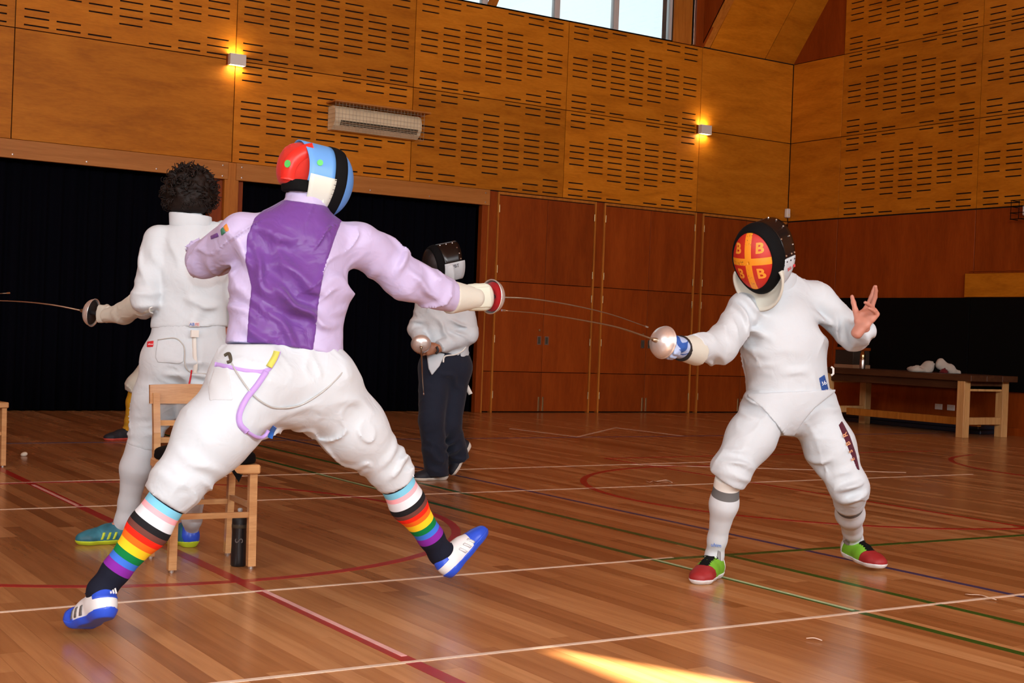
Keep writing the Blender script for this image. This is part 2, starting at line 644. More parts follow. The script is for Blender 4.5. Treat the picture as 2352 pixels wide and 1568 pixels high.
G = 0.010
seams = [-4.0, -1.55, 0.88, 3.33, 5.855, 8.262, 10.665, 13.085, XC - 0.004]
rows = [(Z0, Z1), (Z1, Z2)]
cache = {}


def panel_mesh(kind, w, h):
    key = (kind, round(w, 3), round(h, 3))
    if key not in cache:
        cache[key] = slotted_panel(w, h, 'slotted_panel') if kind == 's' else plain_panel(w, h)
    return cache[key]


for i in range(len(seams) - 1):
    for r, (za, zb) in enumerate(rows):
        kind = 's' if (seams[i] > 5 and seams[i] < 13) or (r == 1 and seams[i] < 13) else 'p'
        w = seams[i + 1] - seams[i] - G
        obj('slotted_panel' if kind == 's' else 'plywood_panel', panel_mesh(kind, w, zb - za - G), M['ply'], wall_back, (seams[i] + G / 2, YB, za + G / 2))
# right wall: upper panels (local x runs towards the camera)
seams_r = [YB - 0.002, 14.30, 11.82, 9.36, 6.9, 4.4, 1.9, -0.6, -3.1, -5.6]
for i in range(len(seams_r) - 1):
    for r, (za, zb) in enumerate([(Z0, Z1), (Z1, Z2 + 0.005), (Z2 + 0.005, Z2 + 1.22), (Z2 + 1.22, Z2 + 2.43)]):
        if i == 0 and r > 1:
            continue
        w = seams_r[i] - seams_r[i + 1] - G
        kind = 'p' if i == 0 else 's'
        obj('slotted_panel' if kind == 's' else 'plywood_panel', panel_mesh(kind, w, zb - za - G), M['ply'], wall_right, (XC, seams_r[i] - G / 2, za + G / 2), -math.pi / 2)
    w = seams_r[i] - seams_r[i + 1] - G
    for za, zb in ((0.10, 2.97),):
        obj('plywood_panel', panel_mesh('p', w, zb - za - G), M['ply_red'], wall_right, (XC, seams_r[i] - G / 2, za), -math.pi / 2)
# gable triangle of the right wall above the narrow corner panel
MB().add([(XC, YB, Z2 + 0.01), (XC, 14.305, Z2 + 0.01), (XC, 14.305, Z2 + 1.35), (XC + 0.025, YB, Z2 + 0.01), (XC + 0.025, 14.305, Z2 + 0.01), (XC + 0.025, 14.305, Z2 + 1.35)],
         [(0, 1, 2), (5, 4, 3), (0, 3, 4, 1), (1, 4, 5, 2), (2, 5, 3, 0)]).build('gable_panel', M['ply_red'], wall_right)
tag(MB().box(XC - 0.02, XC + 0.03, YF, YB, 0, 0.10).build('baseboard_right', M['ply_red']), kind='structure')

# fascia boards over the curtain bay, with their screw heads
for xa, xb in ((-4, 0.88), (0.89, 5.80), (5.90, 9.46)):
    fb = tag(MB().bbox(xa, xb, YB - 0.045, YB + 0.02, 2.765, Z0 - 0.004, 0.004).build('trim_%d' % (1 + [(-4, 0.88), (0.89, 5.80), (5.90, 9.46)].index((xa, xb))), M['beam_wood']), kind='structure')
    n = 7 if xb < 9 else 5
    for k in range(n):
        sx = xa + 0.07 + (xb - xa - 0.14) * k / (n - 1)
        for sz in ((2.80, 2.925) if k in (0, n - 1) else (2.805,)):
            MB().lathe([(0, -0.004), (0.010, -0.002), (0.011, 0.002)], (sx, YB - 0.045, sz), (0, 1, 0), 8).build('screw_head', M['steel'], fb)
post = tag(MB().bbox(5.765, 5.94, YB - 0.03, YB + 0.12, 0, 2.97, 0.004).build('trim_4', M['frame_wood']), kind='structure')
MB().bbox(5.60, 5.765, YB + 0.03, YB + 0.12, 0, 2.80, 0.004).build('jamb', M['ply_red'], post)
MB().bbox(5.94, 6.02, YB + 0.03, YB + 0.12, 0, 2.80, 0.004).build('jamb', M['ply_red'], post)

# black curtain in two widths
for a, b, lab in ((-4.2, 5.62, 'blue-black stage curtain left of the timber post'), (5.99, 9.39, 'blue-black stage curtain between timber post and doors')):
    V, F = [], []
    n = int((b - a) / 0.02)
    crng = random.Random(int(a * 10) + 60)
    ph = [crng.uniform(0, 6.28) for _ in range(4)]
    for i in range(n + 1):
        xx = a + (b - a) * i / n
        d = 0.035 * math.sin(xx * 38 + ph[0] + 1.6 * math.sin(xx * 2.1 + ph[1])) + 0.015 * math.sin(xx * 71 + ph[2])
        for z, k in ((0.015, 1.0), (0.9, 1.08), (1.9, 0.95), (2.805, 0.7)):
            V.append((xx, YB + 0.17 + d * k, z))
    for i in range(n):
        for j in range(3):
            q = i * 4 + j
            F.append((q, q + 4, q + 5, q + 1))
    o = MB().add(V, F).build('stage_curtain', M['curtain'], smooth=True)
    sm = o.modifiers.new('thickness', 'SOLIDIFY')
    sm.thickness = 0.006
    tag(o, lab, 'curtain')

# ---------------------------------------------------------------- doors
jambs = [(9.36, 9.45, 'ply_red'), (9.45, 9.635, 'frame_wood'), (11.225, 11.415, 'frame_wood'), (13.065, 13.24, 'frame_wood')]
ZS = (0.012, 0.553, 1.768, 2.925)
SEAM = 0.008
dj = MB()
for xa, xb, m in jambs[:1]:
    tag(MB().bbox(xa, xb, YB - 0.02, YB + 0.16, 0, 2.97, 0.003).build('trim_5', M[m]), kind='structure')
tr = empty('trim_6', (9.5, YB, 0))
tag(tr, kind='structure')
for xa, xb, m in jambs[1:]:
    for za, zb in zip(ZS, ZS[1:]):
        MB().bbox(xa + 0.025, xb - 0.025, YB + 0.012, YB + 0.06, za + SEAM / 2, (zb if zb < 2.9 else 2.97) - SEAM / 2, 0.002).build('jamb_board', M['ply_red'], tr)
    for e in (xa, xb - 0.025):
        MB().bbox(e, e + 0.025, YB - 0.012, YB + 0.065, 0, 2.965, 0.002).build('stop_bead', M['frame_wood'], tr)
for xa, xb in ((9.635, 11.225), (11.415, 13.065), (13.24, XC)):
    MB().bbox(xa, xb, YB + 0.0, YB + 0.06, 2.932, 2.968, 0.002).build('head_board', M['frame_wood'], tr)


def handle(parent, x, z):
    f = MB()
    w, h, t = 0.032, 0.058, 0.012
    f.box(x - w, x + w, YB - 0.001, YB + 0.006, z - h, z - h + t).box(x - w, x + w, YB - 0.001, YB + 0.006, z + h - t, z + h)
    f.box(x - w, x - w + t, YB - 0.001, YB + 0.006, z - h + t, z + h - t).box(x + w - t, x + w, YB - 0.001, YB + 0.006, z - h + t, z + h - t)
    f.build('pull_frame', M['steel'], parent)
    MB().box(x - w + t, x + w - t, YB + 0.003, YB + 0.005, z - h + t, z + h - t).build('pull_recess', M['slat_dark'], parent)


for n, (xa, xm, xb) in enumerate(((9.638, 10.428, 11.222), (11.418, 12.236, 13.062), (13.243, 14.09, XC - 0.01))):
    d = empty('door_%d' % (n + 1), (xm, YB, 0))
    tag(d, kind='structure')
    for (la, lb, inner) in ((xa, xm - 0.003, 1), (xm + 0.003, xb, 0)):
        for za, zb in zip(ZS, ZS[1:]):
            MB().bbox(la, lb, YB + 0.004, YB + 0.045, za + SEAM / 2, zb - SEAM / 2, 0.002).build('door_panel', M['ply_red'], d)
        hx = la if inner else lb
        for hz in (0.24, 0.99, 1.60, 1.93, 2.74):
            MB().tube([(hx, YB - 0.006, hz - 0.05), (hx, YB - 0.006, hz + 0.05)], 0.009, 8).build('hinge', M['brass'], d)
    for s in (-1, 1):
        handle(d, xm + s * 0.062, 0.99)
        MB().bbox(xm + s * 0.035 - 0.012, xm + s * 0.035 + 0.012, YB - 0.006, YB + 0.006, 0.02, 0.215, 0.002).build('flush_bolt', M['brass'], d)
    MB().lathe([(0, -0.006), (0.016, -0.004), (0.018, 0.006)], (xm - 0.06, YB, 1.13), (0, 1, 0), 12).build('key_cylinder', M['brass'], d)

# ---------------------------------------------------------------- clerestory windows
M['win_frame'] = plain('white_window_frame', (0.62, 0.60, 0.58), 0.5)


def glass_material():
    t = NT('window_glass')
    tr = t.n('ShaderNodeBsdfTransparent')
    tr.inputs[0].default_value = (0.97, 0.99, 1.0, 1)
    gl = t.n('ShaderNodeBsdfGlossy', Roughness=0.02)
    fr = t.n('ShaderNodeFresnel', IOR=1.45)
    mx = t.n('ShaderNodeMixShader')
    t.l(fr.outputs[0], mx.inputs[0])
    t.l(tr.outputs[0], mx.inputs[1])
    t.l(gl.outputs[0], mx.inputs[2])
    out = [x for x in t.t.nodes if x.type == 'OUTPUT_MATERIAL'][0]
    t.l(mx.outputs[0], out.inputs[0])
    return t.mat


M['glass'] = glass_material()
wx = [3.15, 4.17, 5.19, 6.21, 7.23, 8.25, 9.31, 10.475, 11.49, 12.46]
for i in range(len(wx) - 1):
    xa, xb = wx[i], wx[i + 1]
    wdw = empty('window_%d' % (i + 1), ((xa + xb) / 2, YB, Z2))
    tag(wdw, kind='structure')
    fr = MB()
    fr.box(xa - 0.045, xa, YB + 0.02, YB + 0.10, Z2, 8.2).box(xb - 0.002, xb + 0.04, YB + 0.02, YB + 0.10, Z2, 8.2)
    fr.build('window_frame', M['win_frame'], wdw)
    MB().box(xa, xb, YB + 0.05, YB + 0.056, Z2 + 0.02, 8.2).build('pane', M['glass'], wdw)
    MB().box(xa - 0.06, xb + 0.06, YB + 0.015, YB + 0.12, Z2 - 0.002, Z2 + 0.02).build('window_sill', M['black_paint'], wdw)
MB().box(XL, wx[0] - 0.045, YB + 0.0, YB + 0.25, Z2, 8.2).build('infill_board', M['ply'], wall_back)

# ---------------------------------------------------------------- roof: raking soffit in the corner, dormer cheek, rafters, ceiling
ceil = MB()
sk = [on_floor(1237, 1487)[:2], np.array([2.585, 3.0]), np.array([3.02, 2.65])]   # sun patch outline on the floor
sk[0] = np.array([2.59, 3.775])
poly = [np.array([2.59, 3.775]), np.array([2.585, 2.4]), np.array([3.24, 2.4])]
lift = -SUN_DIR * (ZTOP / -SUN_DIR[2])
hole = [(p[0] + lift[0], p[1] + lift[1]) for p in poly]
# ceiling sheet with an added, unseen opening shaped for the sun patch (built as strips around the hole)
hx0, hx1 = min(p[0] for p in hole), max(p[0] for p in hole)
hy0, hy1 = min(p[1] for p in hole), max(p[1] for p in hole)
for xa, xb, ya, yb in ((XL - 0.3, hx0, YF - 0.3, YB + 0.9), (hx1, XC + 0.3, YF - 0.3, YB + 0.9), (hx0, hx1, YF - 0.3, hy0), (hx0, hx1, hy1, YB + 0.9)):
    ceil.box(xa, xb, ya, yb, ZTOP, ZTOP + 0.15)
A, B, Cc = hole
ceil.add([(A[0], A[1], ZTOP), (Cc[0], Cc[1], ZTOP), (hx1, hy1, ZTOP), (A[0], A[1], ZTOP + 0.15), (Cc[0], Cc[1], ZTOP + 0.15), (hx1, hy1, ZTOP + 0.15)],
         [(0, 2, 1), (3, 4, 5), (0, 1, 4, 3), (1, 2, 5, 4), (2, 0, 3, 5)])
ceil = tag(ceil.build('ceiling', M['ply']), kind='structure')
SL = (6.291 - 5.43) / (15.325 - 14.649)


def rake(y):
    return Z2 + 0.012 + (YB - y) * SL


ys = YB - (ZTOP - Z2) / SL
for xa, xb, nm in ((13.23, 14.33, 'soffit_panel'), (14.345, XC, 'soffit_panel')):
    v = [(xa, YB, rake(YB)), (xb, YB, rake(YB)), (xb, ys, rake(ys)), (xa, ys, rake(ys))]
    v2 = [(a, b + 0.02, c + 0.02) for a, b, c in v]
    MB().add(v + v2, [(0, 1, 2, 3), (7, 6, 5, 4), (0, 4, 5, 1), (1, 5, 6, 2), (2, 6, 7, 3), (3, 7, 4, 0)]).build(nm, M['ply'], ceil)
for xa, xb, dep in ((13.06, 13.215, 0.16), (9.33, 9.47, 0.22)):
    v = []
    for y0 in (YB - 0.002, ys):
        for dz in (-dep, 0.02):
            for xx in (xa, xb):
                v.append((xx, y0, rake(y0) + (0 if y0 > 15.3 and dz < 0 else dz)))
    MB().add(v, [(0, 1, 3, 2), (4, 6, 7, 5), (0, 4, 5, 1), (2, 3, 7, 6), (0, 2, 6, 4), (1, 5, 7, 3)]).build('rafter', M['frame_wood'], ceil)
MB().add([(13.06, YB, Z2), (13.06, ys, rake(ys)), (13.06, YB, ZTOP), (13.10, YB, Z2), (13.10, ys, rake(ys)), (13.10, YB, ZTOP)],
         [(0, 2, 1), (3, 4, 5), (0, 1, 4, 3), (1, 2, 5, 4), (2, 0, 3, 5)]).build('dormer_cheek', M['ply_red'], ceil)
MB().bbox(12.50, 12.84, YB - 0.03, YB, Z2 + 0.003, 8.4, 0.004).build('window_post', M['frame_wood'], wall_back)
MB().bbox(12.86, 12.90, YB - 0.05, YB, Z2 + 0.003, 8.4, 0.004).build('conduit_cover', M['steel'], wall_back)
MB().bbox(12.91, 13.055, YB - 0.04, YB, Z2 + 0.003, 8.4, 0.004).build('post_board', M['ply_red'], wall_back)

# ---------------------------------------------------------------- wall fittings
def sconce(x, z, label):
    s = empty('wall_sconce', (x, YB, z))
    tag(s, label, 'wall light', 'up and down wall lights')
    b = MB()
    w, h, d, t = 0.098, 0.066, 0.105, 0.004
    b.box(x - w, x + w, YB - d, YB - d + t, z - h, z + h)
    b.box(x - w, x - w + t, YB - d + t, YB - 0.002, z - h, z + h)
    b.box(x + w - t, x + w, YB - d + t, YB - 0.002, z - h, z + h)
    b.build('housing', M['white_paint'], s)
    MB().box(x - w - 0.012, x - w, YB - 0.03, YB - 0.002, z - h * 0.9, z + h).build('back_plate', M['ply_red'], s)
    for sg in (-1, 1):
        MB().box(x - w + t, x + w - t, YB - d + t, YB - 0.004, z + sg * (h - 0.012) - 0.004, z + sg * (h - 0.012) + 0.004).build('diffuser', M['lamp_glow'], s)
        l = lamp('sconce_light', 'AREA', 1.7, (1.0, 0.80, 0.55), (x, YB - d / 2, z + sg * (h + 0.004)), (x, YB - d / 2, z + sg * 3), 0.16, 0.07)
        l.parent = s
        l.matrix_parent_inverse = s.matrix_basis.inverted()
    return s


sconce(5.849, 4.183, 'small white box wall light above the timber post, glowing up and down')
sconce(13.133, 4.19, 'small white box wall light glowing near the hall corner')

# air conditioner with its shelf board and wire guard
ac = empty('air_conditioner', (7.66, YB, 3.5))
tag(ac, 'cream split air conditioner behind a wire guard on the slotted wall', 'air conditioner')
ax0, ax1, az0, az1, ad = 7.08, 8.29, 3.50, 3.79, 0.21
prof = [(0.0, az1), (-0.14, az1), (-0.19, az1 - 0.035), (-ad, az1 - 0.10), (-ad, az0 + 0.11), (-0.165, az0 + 0.045), (-0.10, az0), (0.0, az0)]
V = [(xx, YB - 0.004 + p[0], p[1]) for xx in (ax0, ax1) for p in prof]
n = len(prof)
MB().add(V, [tuple(range(n)), tuple(range(2 * n - 1, n - 1, -1))] + [(i, n + i, n + (i + 1) % n, (i + 1) % n) for i in range(n)]).build('housing', M['cream_plastic'], ac)
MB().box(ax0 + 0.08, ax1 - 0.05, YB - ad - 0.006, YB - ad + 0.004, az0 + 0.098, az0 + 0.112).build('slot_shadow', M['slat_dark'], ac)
mb = MB()
mb.add([(ax0 + 0.08, YB - 0.214, az0 + 0.098), (ax1 - 0.05, YB - 0.214, az0 + 0.098), (ax1 - 0.05, YB - 0.175, az0 + 0.05), (ax0 + 0.08, YB - 0.175, az0 + 0.05)], [(0, 1, 2, 3)])
mb.build('outlet', M['slat_dark'], ac)
for k, (yy, zz) in enumerate(((-0.216, az0 + 0.082), (-0.205, az0 + 0.066), (-0.19, az0 + 0.05))):
    MB().bar((ax0 + 0.08, YB + yy, zz), (ax1 - 0.05, YB + yy, zz), 0.012, 0.004).build('louver', M['cream_plastic'], ac)
for k in range(9):
    xx = ax0 + 0.16 + k * 0.12
    MB().bar((xx, YB - 0.214, az0 + 0.095), (xx + 0.01, YB - 0.182, az0 + 0.052), 0.006, 0.008).build('vane', M['slat_dark'], ac)
MB().bbox(ax0 - 0.03, ax1 + 0.10, YB - 0.27, YB - 0.002, az1 + 0.035, az1 + 0.055, 0.003).build('shelf_board', M['beam_wood'], ac)
wires = MB()
gy = YB - 0.245
for k in range(27):
    xx = ax0 - 0.015 + k * (ax1 - ax0 + 0.03) / 26
    wires.bar((xx, gy, az0 - 0.02), (xx, gy, az1 + 0.035), 0.0026, 0.0026, (0, 1, 0))
for k in range(7):
    zz = az0 - 0.02 + k * 0.052
    wires.bar((ax0 - 0.02, gy, zz), (ax1 + 0.02, gy, zz), 0.0026, 0.0026)
    wires.bar((ax0 - 0.018, gy, zz), (ax0 - 0.018, YB - 0.01, zz), 0.0026, 0.0026)
    wires.bar((ax1 + 0.018, gy, zz), (ax1 + 0.018, YB - 0.01, zz), 0.0026, 0.0026)
M['wire'] = plain('guard_wire', (0.42, 0.36, 0.25), 0.5, 0.0)
wires.build('wire_guard', M['wire'], ac)

# motion sensor in the corner
sn = empty('motion_sensor', (XC - 0.06, YB - 0.06, 3.1))
tag(sn, 'small white motion sensor box high in the hall corner', 'sensor')
MB().bbox(XC - 0.085, XC - 0.012, YB - 0.075, YB - 0.006, 3.03, 3.17, 0.012).build('case', M['white_paint'], sn)
MB().bbox(XC - 0.076, XC - 0.022, YB - 0.079, YB - 0.073, 3.05, 3.09, 0.002).build('lens', M['cream_plastic'], sn)

# caged fitting at the right edge
cg = empty('caged_light', (XC - 0.1, 11.05, 2.9))
tag(cg, 'wire-caged wall fitting at the right edge under the slotted panels', 'wall light')
MB().bbox(XC - 0.07, XC - 0.002, 10.93, 11.05, 2.84, 2.97, 0.01).build('lamp_body', M['white_paint'], cg)
mb = MB()
for k in range(4):
    yy = 10.80 + k * 0.12
    mb.tube([(XC - 0.004, yy, 3.03), (XC - 0.15, yy, 3.03), (XC - 0.15, yy, 2.79), (XC - 0.004, yy, 2.79)], 0.005, 6)
for zz in (2.79, 2.87, 2.95, 3.03):
    mb.tube([(XC - 0.15, 10.79, zz), (XC - 0.15, 11.17, zz)], 0.005, 6)
    mb.tube([(XC - 0.004, 11.165, zz), (XC - 0.15, 11.165, zz)], 0.005, 6)
mb.build('cage', M['black_paint'], cg)

# long black board and pale board on the right wall
bb = empty('black_board', (XC - 0.02, 10, 0.56))
tag(bb, 'long matt black wall board behind the timber tables', 'board')
for ya, yb in ((11.83, 14.17), (9.4, 11.825), (7.0, 9.395)):
    MB().bbox(XC - 0.045, XC - 0.003, ya, yb - 0.004, 0.565, 1.785, 0.003).build('board_panel', M['black_paint'], bb)
pb = tag(MB().bbox(XC - 0.05, XC - 0.003, 6.6, 11.92, 1.792, 2.105, 0.004).build('trim_7', M['ply']), kind='structure')
for zz in (2.115, 2.14):
    MB().bar((XC - 0.008, 6.6, zz), (XC - 0.008, 11.88, zz), 0.012, 0.010).build('rail', M['ply_red'], pb)

# double power outlets under the board
for k, yy in enumerate((12.30, 12.095)):
    s = empty('power_outlet', (XC, yy, 0.30))
    tag(s, ('white wall socket plate low on the red wall, farther from the table legs', 'white wall socket plate low on the red wall, next to the pale table leg')[k], 'socket', 'white wall sockets')
    MB().bbox(XC - 0.014, XC - 0.001, yy - 0.062, yy + 0.062, 0.258, 0.335, 0.004).build('plate', M['white_paint'], s)
    for dy in (-0.03, 0.03):
        MB().box(XC - 0.0165, XC - 0.0135, yy + dy - 0.007, yy + dy + 0.007, 0.30, 0.318).build('switch', M['cream_plastic'], s)

# ---------------------------------------------------------------- tables against the right wall
def workbench(y0, y1, label):
    t = empty('workbench', (14.0, (y0 + y1) / 2, 0))
    tag(t, label, 'table', 'timber tables along the right wall')
    xa, xb = 13.66, 14.56
    for k in range(3):
        w = (xb - xa) / 3
        MB().bbox(xa + k * w + 0.001, xa + (k + 1) * w - 0.001, y0, y1, 0.70, 0.775, 0.004).build('top_board', M['table_dark'], t)
    MB().bbox(xa + 0.06, xb - 0.06, y0 + 0.12, y1 - 0.12, 0.60, 0.70, 0.003).build('apron', M['table_dark'], t)
    for yy in (y0 + 0.10, y1 - 0.21):
        for xx in (xa + 0.01, xb - 0.15):
            MB().bbox(xx, xx + 0.115, yy, yy + 0.11, 0, 0.70, 0.004).build('leg', M['table_pale'], t)
        MB().bbox(xa + 0.126, xb - 0.151, yy + 0.02, yy + 0.08, 0.575, 0.645, 0.004).build('end_rail', M['table_pale'], t)
        MB().bbox(xa + 0.126, xb - 0.151, yy + 0.02, yy + 0.08, 0.16, 0.25, 0.004).build('end_rail', M['table_pale'], t)
    MB().bbox(14.06, 14.13, y0 + 0.19, y1 - 0.19, 0.13, 0.225, 0.004).build('long_stretcher', M['frame_wood'], t)
    return t


workbench(10.78, 13.35, 'long dark-topped timber table with pale legs by the black board')
# dark folded mats on the floor behind the bench
M['mat_blue'] = plain('dark_blue_vinyl', (0.010, 0.016, 0.030), 0.5)
gm = empty('folded_mat', (14.6, 12.3, 0))
tag(gm, 'dark blue folded gym mat lying on the floor beneath the table', 'mat')
MB().bbox(14.545, 14.90, 11.3, 13.9, 0.0, 0.055, 0.01).build('lower_layer', M['mat_blue'], gm)
MB().bbox(14.56, 14.90, 11.35, 13.85, 0.056, 0.11, 0.01).build('upper_layer', M['mat_blue'], gm)

# things on the table
M['bottle_steel'] = plain('gold_steel', (0.50, 0.38, 0.20), 0.25, 1.0)
fl = empty('steel_flask', (13.80, 12.66, 0.775))
tag(fl, 'slim metallic drinking flask standing on the dark table', 'bottle')
MB().lathe([(0, 0), (0.036, 0), (0.038, 0.01), (0.038, 0.12), (0.034, 0.13)], (13.80, 12.66, 0.7752), n=20).build('flask_body', M['steel'], fl, True)
MB().lathe([(0.034, 0.13), (0.036, 0.14), (0.036, 0.19), (0.030, 0.205), (0.024, 0.21), (0.024, 0.24), (0, 0.242)], (13.80, 12.66, 0.7752), n=20).build('cap', M['bottle_steel'], fl, True)
M['card'] = plain('brown_card', (0.35, 0.19, 0.10), 0.7)
M['dark_card'] = plain('dark_card', (0.03, 0.018, 0.010), 0.7)
bx_ = empty('storage_box', (14.03, 13.1, 0.775))
tag(bx_, 'dark lidded storage box on the far end of the table', 'box')
MB().bbox(13.93, 14.25, 12.95, 13.28, 0.825, 1.02, 0.004).build('box_body', M['dark_card'], bx_)
MB().bbox(13.92, 14.26, 12.94, 13.29, 1.02, 1.06, 0.004).build('lid', M['ply_red'], bx_)
tag(MB().bbox(13.90, 14.24, 12.92, 13.27, 0.7755, 0.824, 0.003).build('flat_carton', M['card']), 'flat brown carton under the dark box on the table', 'carton')

# ---------------------------------------------------------------- body modelling: smooth-blended tapered limbs, polygonised to one surface
def seg(p0, p1, r0, r1=None, side=None, k=0.03):
    """tapered limb from p0 to p1; a radius may be (sideways, front-back)"""
    p0, p1 = np.asarray(p0, float), np.asarray(p1, float)
    if r1 is None:
        r1 = r0
    a = p1 - p0
    L = float(np.linalg.norm(a))
    ax = a / L if L > 1e-6 else np.array([0, 0, 1.0])
    iso = not (isinstance(r0, tuple) or isinstance(r1, tuple))
    r0 = r0 if isinstance(r0, tuple) else (r0, r0)
    r1 = r1 if isinstance(r1, tuple) else (r1, r1)
    if side is None:
        side = np.array([1.0, 0.3, 0.1])
    s = np.asarray(side, float)
    s = s - ax * (s @ ax)
    if np.linalg.norm(s) < 1e-6:
        s = np.cross(ax, [0.3, 0.2, 1.0])
    s = nrm(s)
    f = np.cross(ax, s)
    return dict(p0=p0, p1=p1, L=L, ax=ax, s=s, f=f, r0=r0, r1=r1, k=k, iso=iso, rm=max(max(r0), max(r1)))


def ell(c, rs, rf, ra, s, f, k=0.02):
    """ellipsoid with radii along side, front and up"""
    s, f = nrm(s), nrm(f)
    return dict(ell=True, p0=np.asarray(c, float), p1=np.asarray(c, float), s=s, f=f, ax=nrm(np.cross(s, f)), r0=(rs, rf, ra), r1=(rs, rf, ra), k=k, rm=max(rs, rf, ra))


def prim_eval(p, X, Y, Z):
    vx, vy, vz = X - p['p0'][0], Y - p['p0'][1], Z - p['p0'][2]
    dot = lambda d: vx * np.float32(d[0]) + vy * np.float32(d[1]) + vz * np.float32(d[2])
    if p.get('ell'):
        a, b, c = dot(p['s']), dot(p['f']), dot(p['ax'])
        rs, rf, ra = p['r0']
        k0 = np.sqrt((a / rs) ** 2 + (b / rf) ** 2 + (c / ra) ** 2) + 1e-6
        k1 = np.sqrt((a / rs ** 2) ** 2 + (b / rf ** 2) ** 2 + (c / ra ** 2) ** 2) + 1e-6
        return k0 * (k0 - 1) / k1
    w = dot(p['ax'])
    L = max(p['L'], 1e-6)
    t = np.clip(w / L, 0, 1)
    c = w - t * L
    a, b = dot(p['s']), dot(p['f'])
    rs = p['r0'][0] + (p['r1'][0] - p['r0'][0]) * t
    if p['iso']:
        return np.sqrt(a * a + b * b + c * c) - rs
    rf = p['r0'][1] + (p['r1'][1] - p['r0'][1]) * t
    rc = np.minimum(rs, rf)
    k0 = np.sqrt((a / rs) ** 2 + (b / rf) ** 2 + (c / rc) ** 2) + 1e-6
    k1 = np.sqrt((a / rs ** 2) ** 2 + (b / rf ** 2) ** 2 + (c / rc ** 2) ** 2) + 1e-6
    return k0 * (k0 - 1) / k1


